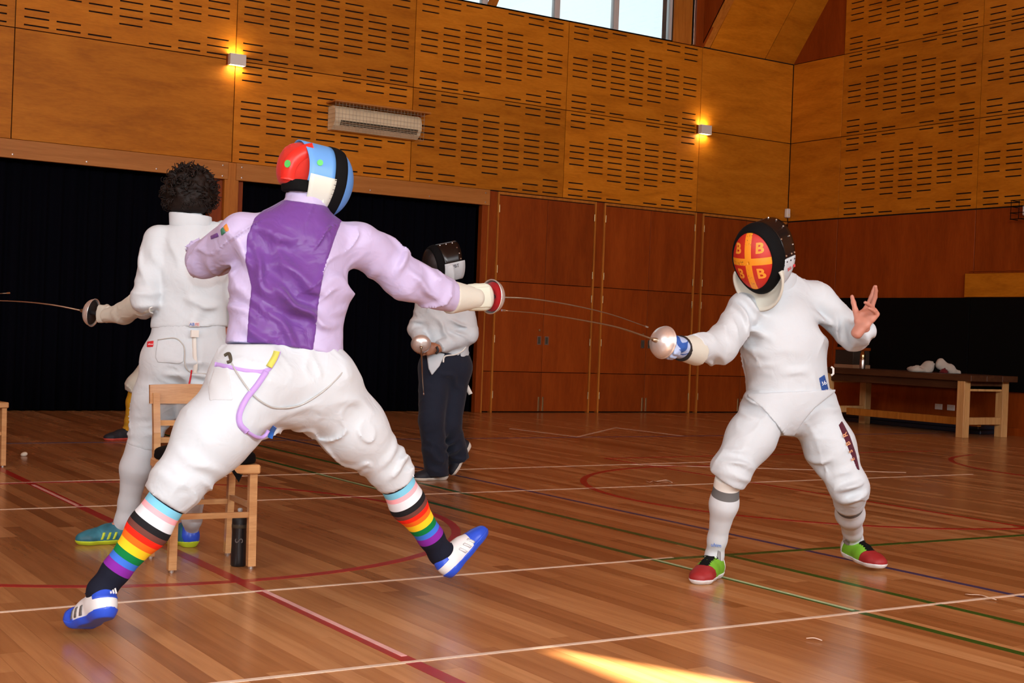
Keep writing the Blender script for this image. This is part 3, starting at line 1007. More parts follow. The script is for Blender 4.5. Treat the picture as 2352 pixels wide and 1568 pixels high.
class Field:
    def __init__(s, prims, clips=(), folds=(), noise=None, grow=0.0):
        s.prims, s.clips, s.folds, s.noise, s.grow = prims, list(clips), list(folds), noise, grow

    def box(s, m=0.03):
        lo = np.min([np.minimum(p['p0'], p['p1']) - p['rm'] for p in s.prims], axis=0) - m - s.grow
        hi = np.max([np.maximum(p['p0'], p['p1']) + p['rm'] for p in s.prims], axis=0) + m + s.grow
        return lo, hi

    def eval(s, lo, n, h, grow=0.0, extra=None):
        ax = [(lo[i] + h * np.arange(n[i])).astype(np.float32) for i in range(3)]
        D = np.full(tuple(n), 0.5, np.float32)
        for p in s.prims:
            m = p['rm'] + 0.07 + p['k']
            a = np.minimum(p['p0'], p['p1']) - m
            b = np.maximum(p['p0'], p['p1']) + m
            sl = []
            for i in range(3):
                i0 = max(0, int((a[i] - lo[i]) / h))
                i1 = min(n[i], int((b[i] - lo[i]) / h) + 2)
                sl.append((i0, i1))
            if any(q[0] >= q[1] for q in sl):
                continue
            X = ax[0][sl[0][0]:sl[0][1], None, None]
            Y = ax[1][None, sl[1][0]:sl[1][1], None]
            Z = ax[2][None, None, sl[2][0]:sl[2][1]]
            d = prim_eval(p, X, Y, Z)
            S = (slice(*sl[0]), slice(*sl[1]), slice(*sl[2]))
            o = D[S]
            k = p['k']
            hh = np.maximum(k - np.abs(o - d), 0) / k
            D[S] = np.minimum(o, d) - hh * hh * k * 0.25
        X, Y, Z = ax[0][:, None, None], ax[1][None, :, None], ax[2][None, None, :]
        D -= (s.grow + grow)
        for (c, dv, lam, amp, R) in s.folds:
            # local fold bundle: creases across direction dv, fading out from c
            c, dv = np.asarray(c, float), nrm(dv)
            q = 1.6 * R
            sl = []
            for i in range(3):
                i0 = max(0, int((c[i] - q - lo[i]) / h))
                i1 = min(n[i], int((c[i] + q - lo[i]) / h) + 2)
                sl.append((i0, i1))
            if any(a >= b for a, b in sl):
                continue
            x = ax[0][sl[0][0]:sl[0][1], None, None] - np.float32(c[0])
            y = ax[1][None, sl[1][0]:sl[1][1], None] - np.float32(c[1])
            z = ax[2][None, None, sl[2][0]:sl[2][1]] - np.float32(c[2])
            u = x * np.float32(dv[0]) + y * np.float32(dv[1]) + z * np.float32(dv[2])
            ph = float(np.sum(c) * 7.7)
            wob = np.sin(x * 13 + y * 9 + ph) + np.sin(z * 15 - x * 8 + 2 * ph) + 0.5 * np.sin(x * 29 - z * 33 + ph)
            g = np.exp(-(x * x + y * y + z * z) / (R * R * 0.5))
            w = np.sin(2 * math.pi * u / (lam * 1.3) + 1.1 * wob)
            g = g * (0.55 + 0.45 * np.sin(x * 21 + z * 17 - y * 19 + ph))
            D[slice(*sl[0]), slice(*sl[1]), slice(*sl[2])] -= (1.9 * amp) * g * ((0.5 + 0.5 * w) ** 2.5 * 2.0 - 0.8)
        if s.noise:
            amp, fr, sd = s.noise
            g = np.random.RandomState(sd)
            tot = 0
            for _ in range(5):
                v = nrm(g.normal(size=3)) * fr * g.uniform(0.6, 1.5)
                tot = tot + np.sin(X * v[0] + Y * v[1] + Z * v[2] + g.uniform(0, 6.28))
            tot = tot / 1.6
            tot2 = 0
            for _ in range(4):
                v = nrm(g.normal(size=3)) * fr * g.uniform(1.2, 2.4)
                tot2 = tot2 + np.sin(X * v[0] + Y * v[1] + Z * v[2] + g.uniform(0, 6.28))
            D -= amp * (0.7 * tot + 1.5 * np.maximum(0, 1 - np.abs(tot2) * 1.5) ** 1.5 * np.maximum(0, 0.4 + tot))
        for c in s.clips:
            p, nn = np.asarray(c[1], float), nrm(c[2]) if c[0] != 'sub' else None
            if c[0] == 'plane':
                D = np.maximum(D, (X - p[0]) * nn[0] + (Y - p[1]) * nn[1] + (Z - p[2]) * nn[2])
            elif c[0] == 'local':          # cut away the side nn of p, inside a ball of radius c[3]
                pl = -((X - p[0]) * nn[0] + (Y - p[1]) * nn[1] + (Z - p[2]) * nn[2])
                ball = np.sqrt((X - p[0]) ** 2 + (Y - p[1]) ** 2 + (Z - p[2]) ** 2) - c[3]
                D = np.maximum(D, -np.maximum(pl, ball))
        if extra is not None:
            D = np.maximum(D, extra(X, Y, Z))
        return D

    def mesh(s, h=0.008, grow=0.0, extra=None, box=None):
        lo, hi = box if box is not None else s.box()
        lo = np.asarray(lo, float)
        n = [int((hi[i] - lo[i]) / h) + 2 for i in range(3)]
        D = s.eval(lo, n, h, grow, extra)
        for i in range(3):
            S = [slice(None)] * 3
            for e in (0, -1):
                S[i] = e
                D[tuple(S)] = np.maximum(D[tuple(S)], 0.01)
        return surface_nets(D, lo, h)


CORN = np.array([(i, j, k) for i in (0, 1) for j in (0, 1) for k in (0, 1)])
EDGES = [(a, b) for a in range(8) for b in range(a + 1, 8) if np.abs(CORN[a] - CORN[b]).sum() == 1]


def surface_nets(D, lo, h):
    ins = D < 0
    nx, ny, nz = D.shape
    cnt = np.zeros((nx - 1, ny - 1, nz - 1), np.int8)
    for i, j, k in CORN:
        cnt += ins[i:nx - 1 + i, j:ny - 1 + j, k:nz - 1 + k]
    I, J, K = np.nonzero((cnt > 0) & (cnt < 8))
    vals = np.stack([D[I + c[0], J + c[1], K + c[2]] for c in CORN], 1)
    acc = np.zeros((len(I), 3))
    num = np.zeros(len(I))
    for a, b in EDGES:
        va, vb = vals[:, a], vals[:, b]
        m = (va < 0) != (vb < 0)
        t = np.where(m, va / np.where(m, va - vb, 1), 0)
        pt = CORN[a] + t[:, None] * (CORN[b] - CORN[a])
        acc += pt * m[:, None]
        num += m
    pos = lo + h * (np.stack([I, J, K], 1) + acc / num[:, None])
    idx = np.full(cnt.shape, -1, np.int32)
    idx[I, J, K] = np.arange(len(I))
    quads = []
    for axis in range(3):
        S0, S1 = [slice(None)] * 3, [slice(None)] * 3
        S0[axis], S1[axis] = slice(0, -1), slice(1, None)
        o1, o2 = [(1, 2), (2, 0), (0, 1)][axis]
        a, b = ins[tuple(S0)], ins[tuple(S1)]
        for flip, m in ((0, a & ~b), (1, ~a & b)):
            P = np.stack(np.nonzero(m), 1)
            ok = (P[:, o1] > 0) & (P[:, o2] > 0) & (P[:, o1] < D.shape[o1] - 1) & (P[:, o2] < D.shape[o2] - 1)
            P = P[ok]
            q = []
            for d1, d2 in ((1, 1), (0, 1), (0, 0), (1, 0)):
                c = P.copy()
                c[:, o1] -= d1
                c[:, o2] -= d2
                q.append(idx[c[:, 0], c[:, 1], c[:, 2]])
            q = np.stack(q, 1)
            quads.append(q[:, ::-1] if flip else q)
    Q = np.concatenate(quads)
    return pos, Q[(Q >= 0).all(1)]


def np_mesh(name, V, Q, smooth=True):
    me = bpy.data.meshes.new(name)
    n, m = len(V), len(Q)
    me.vertices.add(n)
    me.vertices.foreach_set('co', np.asarray(V, np.float32).ravel())
    me.loops.add(m * 4)
    me.loops.foreach_set('vertex_index', np.asarray(Q, np.int32).ravel())
    me.polygons.add(m)
    me.polygons.foreach_set('loop_start', np.arange(m, dtype=np.int32) * 4)
    me.polygons.foreach_set('loop_total', np.full(m, 4, np.int32))
    me.update(calc_edges=True)
    me.validate()
    me.polygons.foreach_set('use_smooth', [smooth] * len(me.polygons))
    return me


def relax(V, Q, it=2, lam=0.5):
    e = np.concatenate([Q[:, [0, 1]], Q[:, [1, 2]], Q[:, [2, 3]], Q[:, [3, 0]]])
    e = np.concatenate([e, e[:, ::-1]])
    cnt = np.bincount(e[:, 0], minlength=len(V)).astype(float)[:, None]
    for _ in range(it):
        s = np.stack([np.bincount(e[:, 0], weights=V[e[:, 1], i], minlength=len(V)) for i in range(3)], 1)
        V = V + lam * (s / np.maximum(cnt, 1) - V)
    return V


def skin(name, field, mat, parent, h=0.008, grow=0.0, extra=None, box=None, matrix=None, it=2):
    V, Q = field.mesh(h, grow, extra, box)
    V = relax(V, Q, it)
    if matrix is not None:
        Mi = np.linalg.inv(matrix)
        V = V @ Mi[:3, :3].T + Mi[:3, 3]
    me = np_mesh(name, V, Q)
    return obj(name, me, mat, parent, matrix=matrix)


def poly_dist(px, py, poly):
    """signed distance to a polygon, negative inside"""
    d = None
    inside = np.zeros(np.broadcast(px, py).shape, bool)
    n = len(poly)
    for i in range(n):
        (x0, y0), (x1, y1) = poly[i], poly[(i + 1) % n]
        ex, ey = x1 - x0, y1 - y0
        wx_, wy_ = px - x0, py - y0
        t = np.clip((wx_ * ex + wy_ * ey) / (ex * ex + ey * ey), 0, 1)
        q = (wx_ - ex * t) ** 2 + (wy_ - ey * t) ** 2
        d = q if d is None else np.minimum(d, q)
        c = ((y0 > py) != (y1 > py)) & (px < (x1 - x0) * (py - y0) / ((y1 - y0) if y1 != y0 else 1e-9) + x0)
        inside ^= c
    d = np.sqrt(d)
    return np.where(inside, -d, d)


def patch(name, field, mat, parent, outline, D, grow=0.004, h=0.004, depth=0.25, it=1):
    """a flat-sewn piece on a garment: the garment's surface inside an outline (picture pixels at distance D), slightly proud"""
    pm = FPX / D
    c = at(*np.mean(outline, axis=0), D)
    pts = np.array([at(x, y, D + e) for x, y in outline for e in (-depth, depth)])
    lo, hi = pts.min(0) - 0.02, pts.max(0) + 0.02

    def extra(X, Y, Z):
        qx, qy, qz = X - CAM[0], Y - CAM[1], Z - CAM[2]
        z = qx * CF[0] + qy * CF[1] + qz * CF[2]
        px = 1176 + FPX * (qx * CR[0] + qy * CR[1] + qz * CR[2]) / z
        py = 784 - FPX * (qx * CU[0] + qy * CU[1] + qz * CU[2]) / z
        return np.maximum(poly_dist(px, py, outline) / pm, np.abs(z - D) - depth).astype(np.float32)

    flo, fhi = field.box()
    lo, hi = np.maximum(lo, flo), np.minimum(hi, fhi)
    return skin(name, field, mat, parent, h, grow, extra, (lo, hi), it=it)


def frame_matrix(o, x, z):
    """4x4 with local x along x, z near z"""
    x = nrm(x)
    y = nrm(np.cross(z, x))
    z = np.cross(x, y)
    m = np.eye(4)
    m[:3, 0], m[:3, 1], m[:3, 2], m[:3, 3] = x, y, z, o
    return m


def head_prims(c, f, u, sc=1.0):
    f, s = nrm(f), None
    s = nrm(np.cross(f, u))
    u = nrm(np.cross(s, f))
    P = lambda a, b, d: c + (s * a + f * b + u * d) * sc
    e = lambda a, b, d, rs, rf, ru, k=0.02: ell(P(a, b, d), rs * sc, rf * sc, ru * sc, s, f, k)
    pr = [e(0, -0.012, 0.025, 0.076, 0.095, 0.092), e(0, 0.030, -0.035, 0.060, 0.064, 0.085, 0.03),
          e(0, 0.060, -0.092, 0.030, 0.026, 0.022, 0.03),
          seg(P(-0.035, 0.074, 0.022), P(0.035, 0.074, 0.022), 0.012 * sc, k=0.012),
          seg(P(0, 0.088, 0.012), P(0, 0.108, -0.028), 0.008 * sc, 0.013 * sc, k=0.008),
          seg(P(-0.018, 0.085, -0.060), P(0.018, 0.085, -0.060), 0.007 * sc, k=0.006),
          seg(P(-0.016, 0.083, -0.071), P(0.016, 0.083, -0.071), 0.007 * sc, k=0.006)]
    for q in (-1, 1):
        pr += [e(q * 0.077, -0.008, -0.012, 0.008, 0.018, 0.030, 0.006), e(q * 0.030, 0.074, 0.004, 0.012, 0.011, 0.009, 0.004), e(q * 0.042, 0.055, -0.025, 0.02, 0.02, 0.02, 0.02)]
    return pr


def hand_prims(w, d, pn, ts, curls, thumb=(0.5, 0.3), sc=1.0, fat=1.0, spread=0.10):
    """wrist w, pointing d, palm facing pn, thumb on side ts; curls: three bend angles per finger, index first"""
    d = nrm(d)
    pn = nrm(pn - d * (pn @ d))
    t0 = np.cross(d, pn)
    ts = t0 if t0 @ ts > 0 else -t0
    P = lambda a, b, c: w + (d * a + ts * b + pn * c) * sc
    r = lambda v: v * sc * fat
    pr = [seg(P(-0.03, 0, 0), P(0.02, 0, 0), (r(0.026), r(0.020)), (r(0.031), r(0.017)), ts, 0.012),
          seg(P(0.02, 0, 0), P(0.085, 0.0, 0), (r(0.032), r(0.016)), (r(0.038), r(0.0125)), ts, 0.014),
          seg(P(0.02, 0.026, 0.008), P(0.055, 0.03, 0.010), r(0.015), r(0.012), k=0.014)]
    lens = [(0.043, 0.026, 0.021), (0.048, 0.030, 0.022), (0.044, 0.028, 0.021), (0.034, 0.021, 0.019)]
    base = [(0.090, 0.030), (0.094, 0.0095), (0.090, -0.0105), (0.081, -0.029)]
    rad = [(0.0100, 0.0090, 0.0082, 0.0070), (0.0102, 0.0092, 0.0083, 0.0070), (0.0098, 0.0088, 0.0080, 0.0068), (0.0086, 0.0078, 0.0071, 0.0062)]
    for i in range(4):
        p = P(base[i][0], base[i][1], 0)
        a = 0
        sp = (1.5 - i) * spread
        dd = nrm(d * math.cos(sp) + ts * math.sin(sp))
        pr.append(seg(P(0.055, base[i][1] * 0.9, 0), p, r(0.011), r(0.0105), k=0.012))
        for j in range(3):
            a += curls[i][j]
            v = dd * math.cos(a) + pn * math.sin(a)
            q = p + v * lens[i][j] * sc
            pr.append(seg(p, q, r(rad[i][j]), r(rad[i][j + 1]), k=0.004))
            p = q
    p = P(0.022, 0.030, 0.006)
    a0, cl = thumb
    v0 = nrm(d * math.cos(a0) + ts * math.sin(a0) + pn * 0.35)
    for j, (L, ra, rb) in enumerate(((0.042, 0.0135, 0.0115), (0.033, 0.0112, 0.0100), (0.027, 0.0098, 0.0080))):
        v = nrm(v0 * math.cos(cl * j) + nrm(pn * 0.7 - ts * 0.5) * math.sin(cl * j))
        q = p + v * L * sc
        pr.append(seg(p, q, r(ra), r(rb), k=0.006))
        p = q
    return pr


FIST = [(0.9, 1.4, 0.9)] * 4


def body_prims(J):
    sd = J['side']
    pr = [seg(J['hL'], J['hR'], 0.080, k=0.05), seg(J['pel'], J['waist'], (0.13, 0.090), (0.115, 0.080), sd, 0.05),
          seg(J['waist'], J['chest'], (0.115, 0.080), (0.128, 0.080), sd, 0.04), seg(J['chest'], J['neck'] - J['hup'] * 0.03, (0.115, 0.075), (0.055, 0.050), sd, 0.04),
          seg(J['sL'], J['sR'], 0.040, k=0.04), seg(J['neck'] - J['hup'] * 0.03, J['head'] - J['hup'] * 0.06, 0.052, 0.052, k=0.03)]
    for q in 'LR':
        pr += [seg(J['s' + q], J['e' + q], 0.044, 0.036, k=0.03), seg(J['e' + q], J['w' + q], 0.036, 0.026, k=0.02),
               seg(J['h' + q], J['k' + q], 0.080, 0.050, k=0.05), seg(J['k' + q], J['a' + q], 0.046, 0.026, k=0.03),
               seg(J['a' + q], J['a' + q] * 0.7 + J['t' + q] * 0.3, 0.024, 0.020, k=0.03)]
    return pr


def make_body(J, skin_mat, parent, hands):
    V1, Q1 = Field(body_prims(J) + head_prims(J['head'], J['hf'], J['hup'])).mesh(0.0095)
    V, Q = [relax(V1, Q1, 1)], [Q1]
    for hp in hands:
        v, q = Field(hp).mesh(0.0038)
        Q.append(q + sum(len(a) for a in V))
        V.append(relax(v, q, 1))
    return obj('body', np_mesh('body', np.concatenate(V), np.concatenate(Q)), skin_mat, parent)


# ---------------------------------------------------------------- shoes
SHOE_BASE = [ell((0.042, 0, 0.040), 0.036, 0.044, 0.046, (0, 1, 0), (1, 0, 0), 0.02),
             seg((0.045, 0, 0.045), (0.135, 0, 0.045), (0.034, 0.044), (0.039, 0.046), (0, 1, 0), 0.03),
             seg((0.05, 0, 0.06), (0.052, 0, 0.092), (0.036, 0.050), (0.034, 0.046), (0, 1, 0), 0.03),
             seg((0.09, 0, 0.060), (0.175, 0, 0.048), (0.030, 0.030), (0.034, 0.022), (0, 1, 0), 0.04),
             seg((0.135, 0, 0.036), (0.215, 0.004, 0.030), (0.043, 0.036), (0.047, 0.030), (0, 1, 0), 0.03),
             seg((0.215, 0.004, 0.030), (0.252, 0.002, 0.027), (0.046, 0.030), (0.038, 0.025), (0, 1, 0), 0.03)]
SHOE = Field(SHOE_BASE, [('plane', (0, 0, 0), (0, 0, -1)), ('plane', (0.02, 0, 0.104), (-0.22, 0, 1)), ('plane', (0.115, 0, 0.102), (0.26, 0, 1))])
shoe_cache = {}


def shoe_bend(V, ang):
    if not ang:
        return V
    V = V.copy()
    xb = 0.185
    w = np.clip((V[:, 0] - xb + 0.03) / 0.06, 0, 1)
    a = ang * w
    x, z = V[:, 0] - xb, V[:, 2]
    xr = np.where(V[:, 0] > xb - 0.03, x * np.cos(a) - z * np.sin(a), x)
    zr = np.where(V[:, 0] > xb - 0.03, x * np.sin(a) + z * np.cos(a), z)
    V[:, 0], V[:, 2] = xr + xb, zr
    return V


def shoe_part(key, grow, fn, bend, h=0.0035):
    if (key, bend) not in shoe_cache:
        V, Q = SHOE.mesh(h, grow, fn)
        shoe_cache[(key, bend)] = np_mesh(key, shoe_bend(relax(V, Q, 1), bend), Q)
    return shoe_cache[(key, bend)]


def shoe(parent, heel, fwd, up, st, bend=0.0, scale=1.0):
    m = frame_matrix(heel, fwd, up)
    m[:3, :3] *= scale
    mats = st['mats']
    mx = lambda *a: np.maximum.reduce(np.broadcast_arrays(*a)).astype(np.float32)
    up_o = None

    def add(name, key, grow, fn, mat, par):
        me = shoe_part(key, grow, fn, bend).copy()
        me.materials.clear()
        return obj(name, me, mats[mat], par, matrix=m)
    root = add('shoe', 'shoe', 0.0, lambda x, y, z: mx(0.018 - z), 'upper', parent)
    add('sole', 'sole', 0.004, lambda x, y, z: mx(z - 0.023 - 0.10 * np.maximum(0.08 - x, 0) + 0.0 * y), 'sole', root)
    add('toe_cap', 'toe_cap', 0.002, lambda x, y, z: mx(0.185 + 1.1 * np.abs(y) * (-0.4) - x + 0.25 * (z - 0.05), 0.019 - z), 'toe', root)
    add('heel_counter', 'heel_counter%g' % st.get('tab', 0.020), 0.002, lambda x, y, z: mx(x - 0.030 - 0.3 * (z - 0.05), st.get('tab', 0.020) - z), 'heel', root)
    if 'stripe' in mats:
        for k in range(6):
            xc = 0.105 + 0.028 * (k % 3)
            sg = 1 if k < 3 else -1
            add('side_stripe', 'side_stripe%d' % k, 0.0035, lambda x, y, z, xc=xc, sg=sg: mx(np.abs(x + 0.35 * (z - 0.045) - xc) - 0.0065, np.abs(z - 0.044) - 0.017, 0.015 - sg * y), 'stripe', root)
    if 'vamp' in mats:
        add('vamp', 'vamp', 0.0025, lambda x, y, z: mx(np.abs(y) - 0.022 - 0.05 * np.maximum(x - 0.15, 0) - 0.004 * np.sin(x * 420), 0.085 - x, x - 0.195, 0.05 - z), 'vamp', root)
    t = MB()
    t.tube([(0.088, 0, 0.090), (0.078, 0, 0.112), (0.072, 0, 0.124)], [0.020, 0.022, 0.015], 10, flat=0.35)
    obj('tongue', _bent(t, bend), mats.get('tongue', mats['upper']), root, matrix=m)
    lc = MB()
    for k in range(5):
        xx = 0.098 + 0.019 * k
        zt = 0.0885 - 0.30 * (xx - 0.098)
        lc.tube([(xx, -0.024, zt - 0.008), (xx + 0.006, 0, zt + 0.004), (xx + 0.016, 0.024, zt - 0.010)], 0.0022, 5)
        lc.tube([(xx, 0.024, zt - 0.008), (xx + 0.006, 0, zt + 0.005), (xx + 0.016, -0.024, zt - 0.010)], 0.0022, 5)
    for sgn in (-1, 1):
        lc.tube([(0.094, 0, 0.096), (0.090, sgn * 0.020, 0.108), (0.098, sgn * 0.034, 0.098), (0.108, sgn * 0.020, 0.090)], 0.0020, 5)
    obj('laces', _bent(lc, bend), mats['lace'], root, matrix=m)
    return root


def _bent(mb, bend):
    if bend:
        v = shoe_bend(np.array(mb.v), bend)
        mb.v = [tuple(p) for p in v]
    return mb.mesh('shoe_detail', True)


# ---------------------------------------------------------------- fencing mask, epee, lettering
def mask_point(th, ph, c, s, f, u, W=0.112, Hh=0.155, Dp=0.135, grow=0.0):
    """th: angle around the face axis (0 = top), ph: 0 at the nose .. 90 deg at the rim, beyond that the shell runs straight back (m * 100)"""
    cu, su = math.cos(th), math.sin(th)
    if ph <= 90:
        r, z = math.sin(math.radians(ph)), math.cos(math.radians(ph)) * (Dp + grow)
    else:
        r, z = 1.0 - 0.0006 * (ph - 90), -(ph - 90) / 100.0
    w = (W + grow) * (1 - 0.20 * max(0, -cu * r) ** 1.5)
    return c + s * (su * r * w) + u * (cu * r * (Hh + grow)) + f * z


def mask_sheet(name, mat, parent, M4, th_n, phs, grow=0.0, th0=0, th1=360, W=0.112, Hh=0.155, Dp=0.135, thick=0.004):
    V, F = [], []
    full = abs(th1 - th0) >= 359.9
    ex = np.array([1.0, 0, 0]), np.array([0, 1.0, 0]), np.array([0, 0, 1.0])
    nth = th_n if full else th_n + 1
    m = None
    for i in range(nth):
        th = math.radians(th0 + (th1 - th0) * i / th_n)
        ps = phs(math.degrees(th)) if callable(phs) else phs
        m = len(ps)
        for p in ps:
            V.append(mask_point(th, p, np.zeros(3), ex[0], ex[2], ex[1], W, Hh, Dp, grow))
    for i in range(th_n):
        j = (i + 1) % nth
        for k in range(m - 1):
            F.append((i * m + k, j * m + k, j * m + k + 1, i * m + k + 1))
    me = MB().add(V, F).mesh(name, True)
    o = obj(name, me, mat, parent, matrix=M4)
    sm = o.modifiers.new('thickness', 'SOLIDIFY')
    sm.thickness = thick
    sm.offset = -1
    return o


def mask_matrix(c, f, u):
    f = nrm(f)
    s = nrm(np.cross(f, u))
    u = np.cross(s, f)
    m = np.eye(4)
    m[:3, 0], m[:3, 1], m[:3, 2], m[:3, 3] = s, u, f, c
    # keep right-handed: x = u x f
    if np.linalg.det(m[:3, :3]) < 0:
        m[:3, 0] *= -1
    return m


def lin(a, b, n):
    return [a + (b - a) * i / (n - 1) for i in range(n)]


def bib(parent, M4, mat, ext=0.075, kwx=None, th0=98, th1=262, back=0.045, name='bib'):
    """stiff cloth collar: a crescent that widens out from the lower rim and turns back on to the chest (mask coordinates)"""
    V, F = [], []
    n, m = 36, 8
    ex = np.array([1.0, 0, 0]), np.array([0, 0, 1.0]), np.array([0, 1.0, 0])
    for i in range(n + 1):
        a = th0 + (th1 - th0) * i / n
        tp = math.sin(math.pi * (i + 0.4) / (n + 0.8)) ** 0.55
        p = mask_point(math.radians(a), 91.0, np.zeros(3), ex[0], ex[1], ex[2], grow=-0.012, **kwx)
        o = np.array([math.sin(math.radians(a)), math.cos(math.radians(a)), 0.0])
        for k in range(m):
            t = k / (m - 1)
            V.append(p + o * (ext * tp * t) + np.array([0, 0, -0.012 - back * t * t]))
    for i in range(n):
        for k in range(m - 1):
            F.append((i * m + k, (i + 1) * m + k, (i + 1) * m + k + 1, i * m + k + 1))
    o = obj(name, MB().add(V, F).mesh(name, True), mat, parent, matrix=M4)
    sm = o.modifiers.new('thickness', 'SOLIDIFY')
    sm.thickness = 0.010
    sm.offset = 0
    return o


def ankle_of(heel, fwd, up, sc=1.0):
    """where the shin meets a shoe placed with shoe(parent, heel, fwd, up)"""
    x = nrm(fwd)
    y = nrm(np.cross(up, x))
    z = np.cross(x, y)
    h = np.asarray(heel, float)
    return h + (x * 0.052 + z * 0.098) * sc, h + (x * 0.110 + z * 0.050) * sc


def text_obj(name, txt, size, mat, parent, origin, xdir, ydir, bold=0.0, warp=None, extrude=0.0006):
    cu = bpy.data.curves.new(name, 'FONT')
    cu.body = txt
    cu.size = size
    cu.align_x = 'CENTER'
    cu.align_y = 'CENTER'
    cu.extrude = extrude
    cu.offset = bold
    cu.resolution_u = 3
    o = bpy.data.objects.new('tmp', cu)
    COL.objects.link(o)
    dg = bpy.context.evaluated_depsgraph_get()
    me = bpy.data.meshes.new_from_object(o.evaluated_get(dg))
    bpy.data.objects.remove(o)
    me.name = name
    x = nrm(xdir)
    y = nrm(ydir - x * (np.asarray(ydir) @ x))
    m = np.eye(4)
    m[:3, 0], m[:3, 1], m[:3, 2], m[:3, 3] = x, y, np.cross(x, y), origin
    if warp:
        for v in me.vertices:
            v.co = warp(v.co)
    return obj(name, me, mat, parent, matrix=m)


M['blade'] = plain('oiled_blade_steel', (0.42, 0.36, 0.27), 0.35, 1.0)
M['guard_steel'] = plain('dented_guard_steel', (0.86, 0.85, 0.83), 0.34, 0.75, 0.3, 60)
M['grip_black'] = plain('grip_rubber', (0.02, 0.02, 0.022), 0.6)
M['pad_red'] = fabric('red_guard_pad', (0.42, 0.008, 0.012))
M['tip_steel'] = plain('tip_steel', (0.7, 0.66, 0.58), 0.3, 1.0)


def epee(label, G, axis, pts, pad=None, R=0.0675, group='epees'):
    """bell guard centred at G opening backwards along -axis; pts: blade centre line"""
    e = empty('epee', G)
    tag(e, label, 'sword', group)
    a = nrm(axis)
    prof = []
    for i in range(13):
        t = math.radians(88 * i / 12)
        prof.append((R * math.sin(t) / math.sin(math.radians(88)) if i else 0.004, 0.046 * (math.cos(t))))
    inner = [(r * 0.965, z - 0.002) for r, z in prof[::-1]]
    prof += [(R + 0.0025, 0.0), (R + 0.0025, -0.003), (R - 0.001, -0.003)] + inner
    MB().lathe(prof, G, a, 40).build('bell_guard', M['guard_steel'], e, True)
    rad = lin(0.0062, 0.0024, len(pts))
    bl = MB().tube(pts, rad, 6, flat=0.72).build('blade', M['blade'], e, True)
    d = nrm(np.asarray(pts[-1]) - np.asarray(pts[-2]))
    MB().tube([pts[-1], np.asarray(pts[-1]) + d * 0.018], 0.004, 8).build('point', M['tip_steel'], e)
    MB().tube([np.asarray(pts[0]) - a * 0.012, np.asarray(pts[0]) + a * 0.022], [0.013, 0.0075], 10).build('blade_socket', M['blade'], e, True)
    MB().tube([G + a * 0.04, G - a * 0.03, G - a * 0.07, G - a * 0.105], [0.010, 0.0125, 0.0125, 0.010], 10).build('grip', M['grip_black'], e, True)
    MB().lathe([(0, -0.128), (0.010, -0.126), (0.012, -0.116), (0.012, -0.106), (0, -0.104)], G, a, 14).build('pommel', M['tip_steel'], e, True)
    MB().lathe([(0.010, 0.020), (R * 0.86, 0.010), (R * 0.88, 0.004), (0.010, 0.014)], G, a, 28).build('guard_pad', pad or M['grip_black'], e, True)
    return e


def curve3(ctrl, n=24):
    """smooth interpolation through control points"""
    P = [np.asarray(c, float) for c in ctrl]
    P = [2 * P[0] - P[1]] + P + [2 * P[-1] - P[-2]]
    out = []
    for i in range(1, len(P) - 2):
        for t in np.linspace(0, 1, max(2, n // (len(P) - 3)), endpoint=(i == len(P) - 3)):
            a, b, c, d = P[i - 1], P[i], P[i + 1], P[i + 2]
            out.append(0.5 * (2 * b + (c - a) * t + (2 * a - 5 * b + 4 * c - d) * t * t + (3 * b - a - 3 * c + d) * t ** 3))
    return out


def field_points(fld, P):
    D = np.full(len(P), 0.5)
    X, Y, Z = P[:, 0], P[:, 1], P[:, 2]
    for p in fld.prims:
        d = prim_eval(p, X, Y, Z)
        k = p['k']
        hh = np.maximum(k - np.abs(D - d), 0) / k
        D = np.minimum(D, d) - hh * hh * k * 0.25
    return D - fld.grow


def surf(fld, x, y, lift=0.004, near=None, far=None):
    """point on the garment seen at picture point (x, y), lifted off by lift"""
    Ds = np.arange(near, far, 0.002)
    d = field_points(fld, CAM + ray(x, y) * Ds[:, None])
    i = np.argmax(d < lift) if (d < lift).any() else int(np.argmin(d))
    return at(x, y, Ds[i])


def ribbon(name, fld, pts, w, mat, parent, near, far, lift=0.004, thick=0.002, closed_to=None):
    """flat strap lying on a garment; pts in picture pixels, or 3-D points"""
    P = [surf(fld, p[0], p[1], lift, near, far) if len(p) == 2 else np.asarray(p, float) for p in pts]
    C = curve3(P, 6 * len(P))
    V, F = [], []
    for i, c in enumerate(C):
        t = nrm(C[min(i + 1, len(C) - 1)] - C[max(i - 1, 0)])
        s = nrm(np.cross(t, CF))
        n = np.cross(s, t)
        for a, b in ((-1, 0), (1, 0), (1, 1), (-1, 1)):
            V.append(c + s * a * w / 2 + n * b * thick)
    for i in range(len(C) - 1):
        for k in range(4):
            F.append((i * 4 + k, i * 4 + (k + 1) % 4, i * 4 + 4 + (k + 1) % 4, i * 4 + 4 + k))
    F += [(0, 1, 2, 3), tuple(4 * len(C) - 4 + k for k in (3, 2, 1, 0))]
    return MB().add(V, F).build(name, mat, parent, True)


def cord(name, fld, pts, r, mat, parent, near, far, lift=0.003):
    P = [surf(fld, p[0], p[1], lift, near, far) if len(p) == 2 else np.asarray(p, float) for p in pts]
    return MB().tube(curve3(P, 8 * len(P)), r, 6).build(name, mat, parent, True)


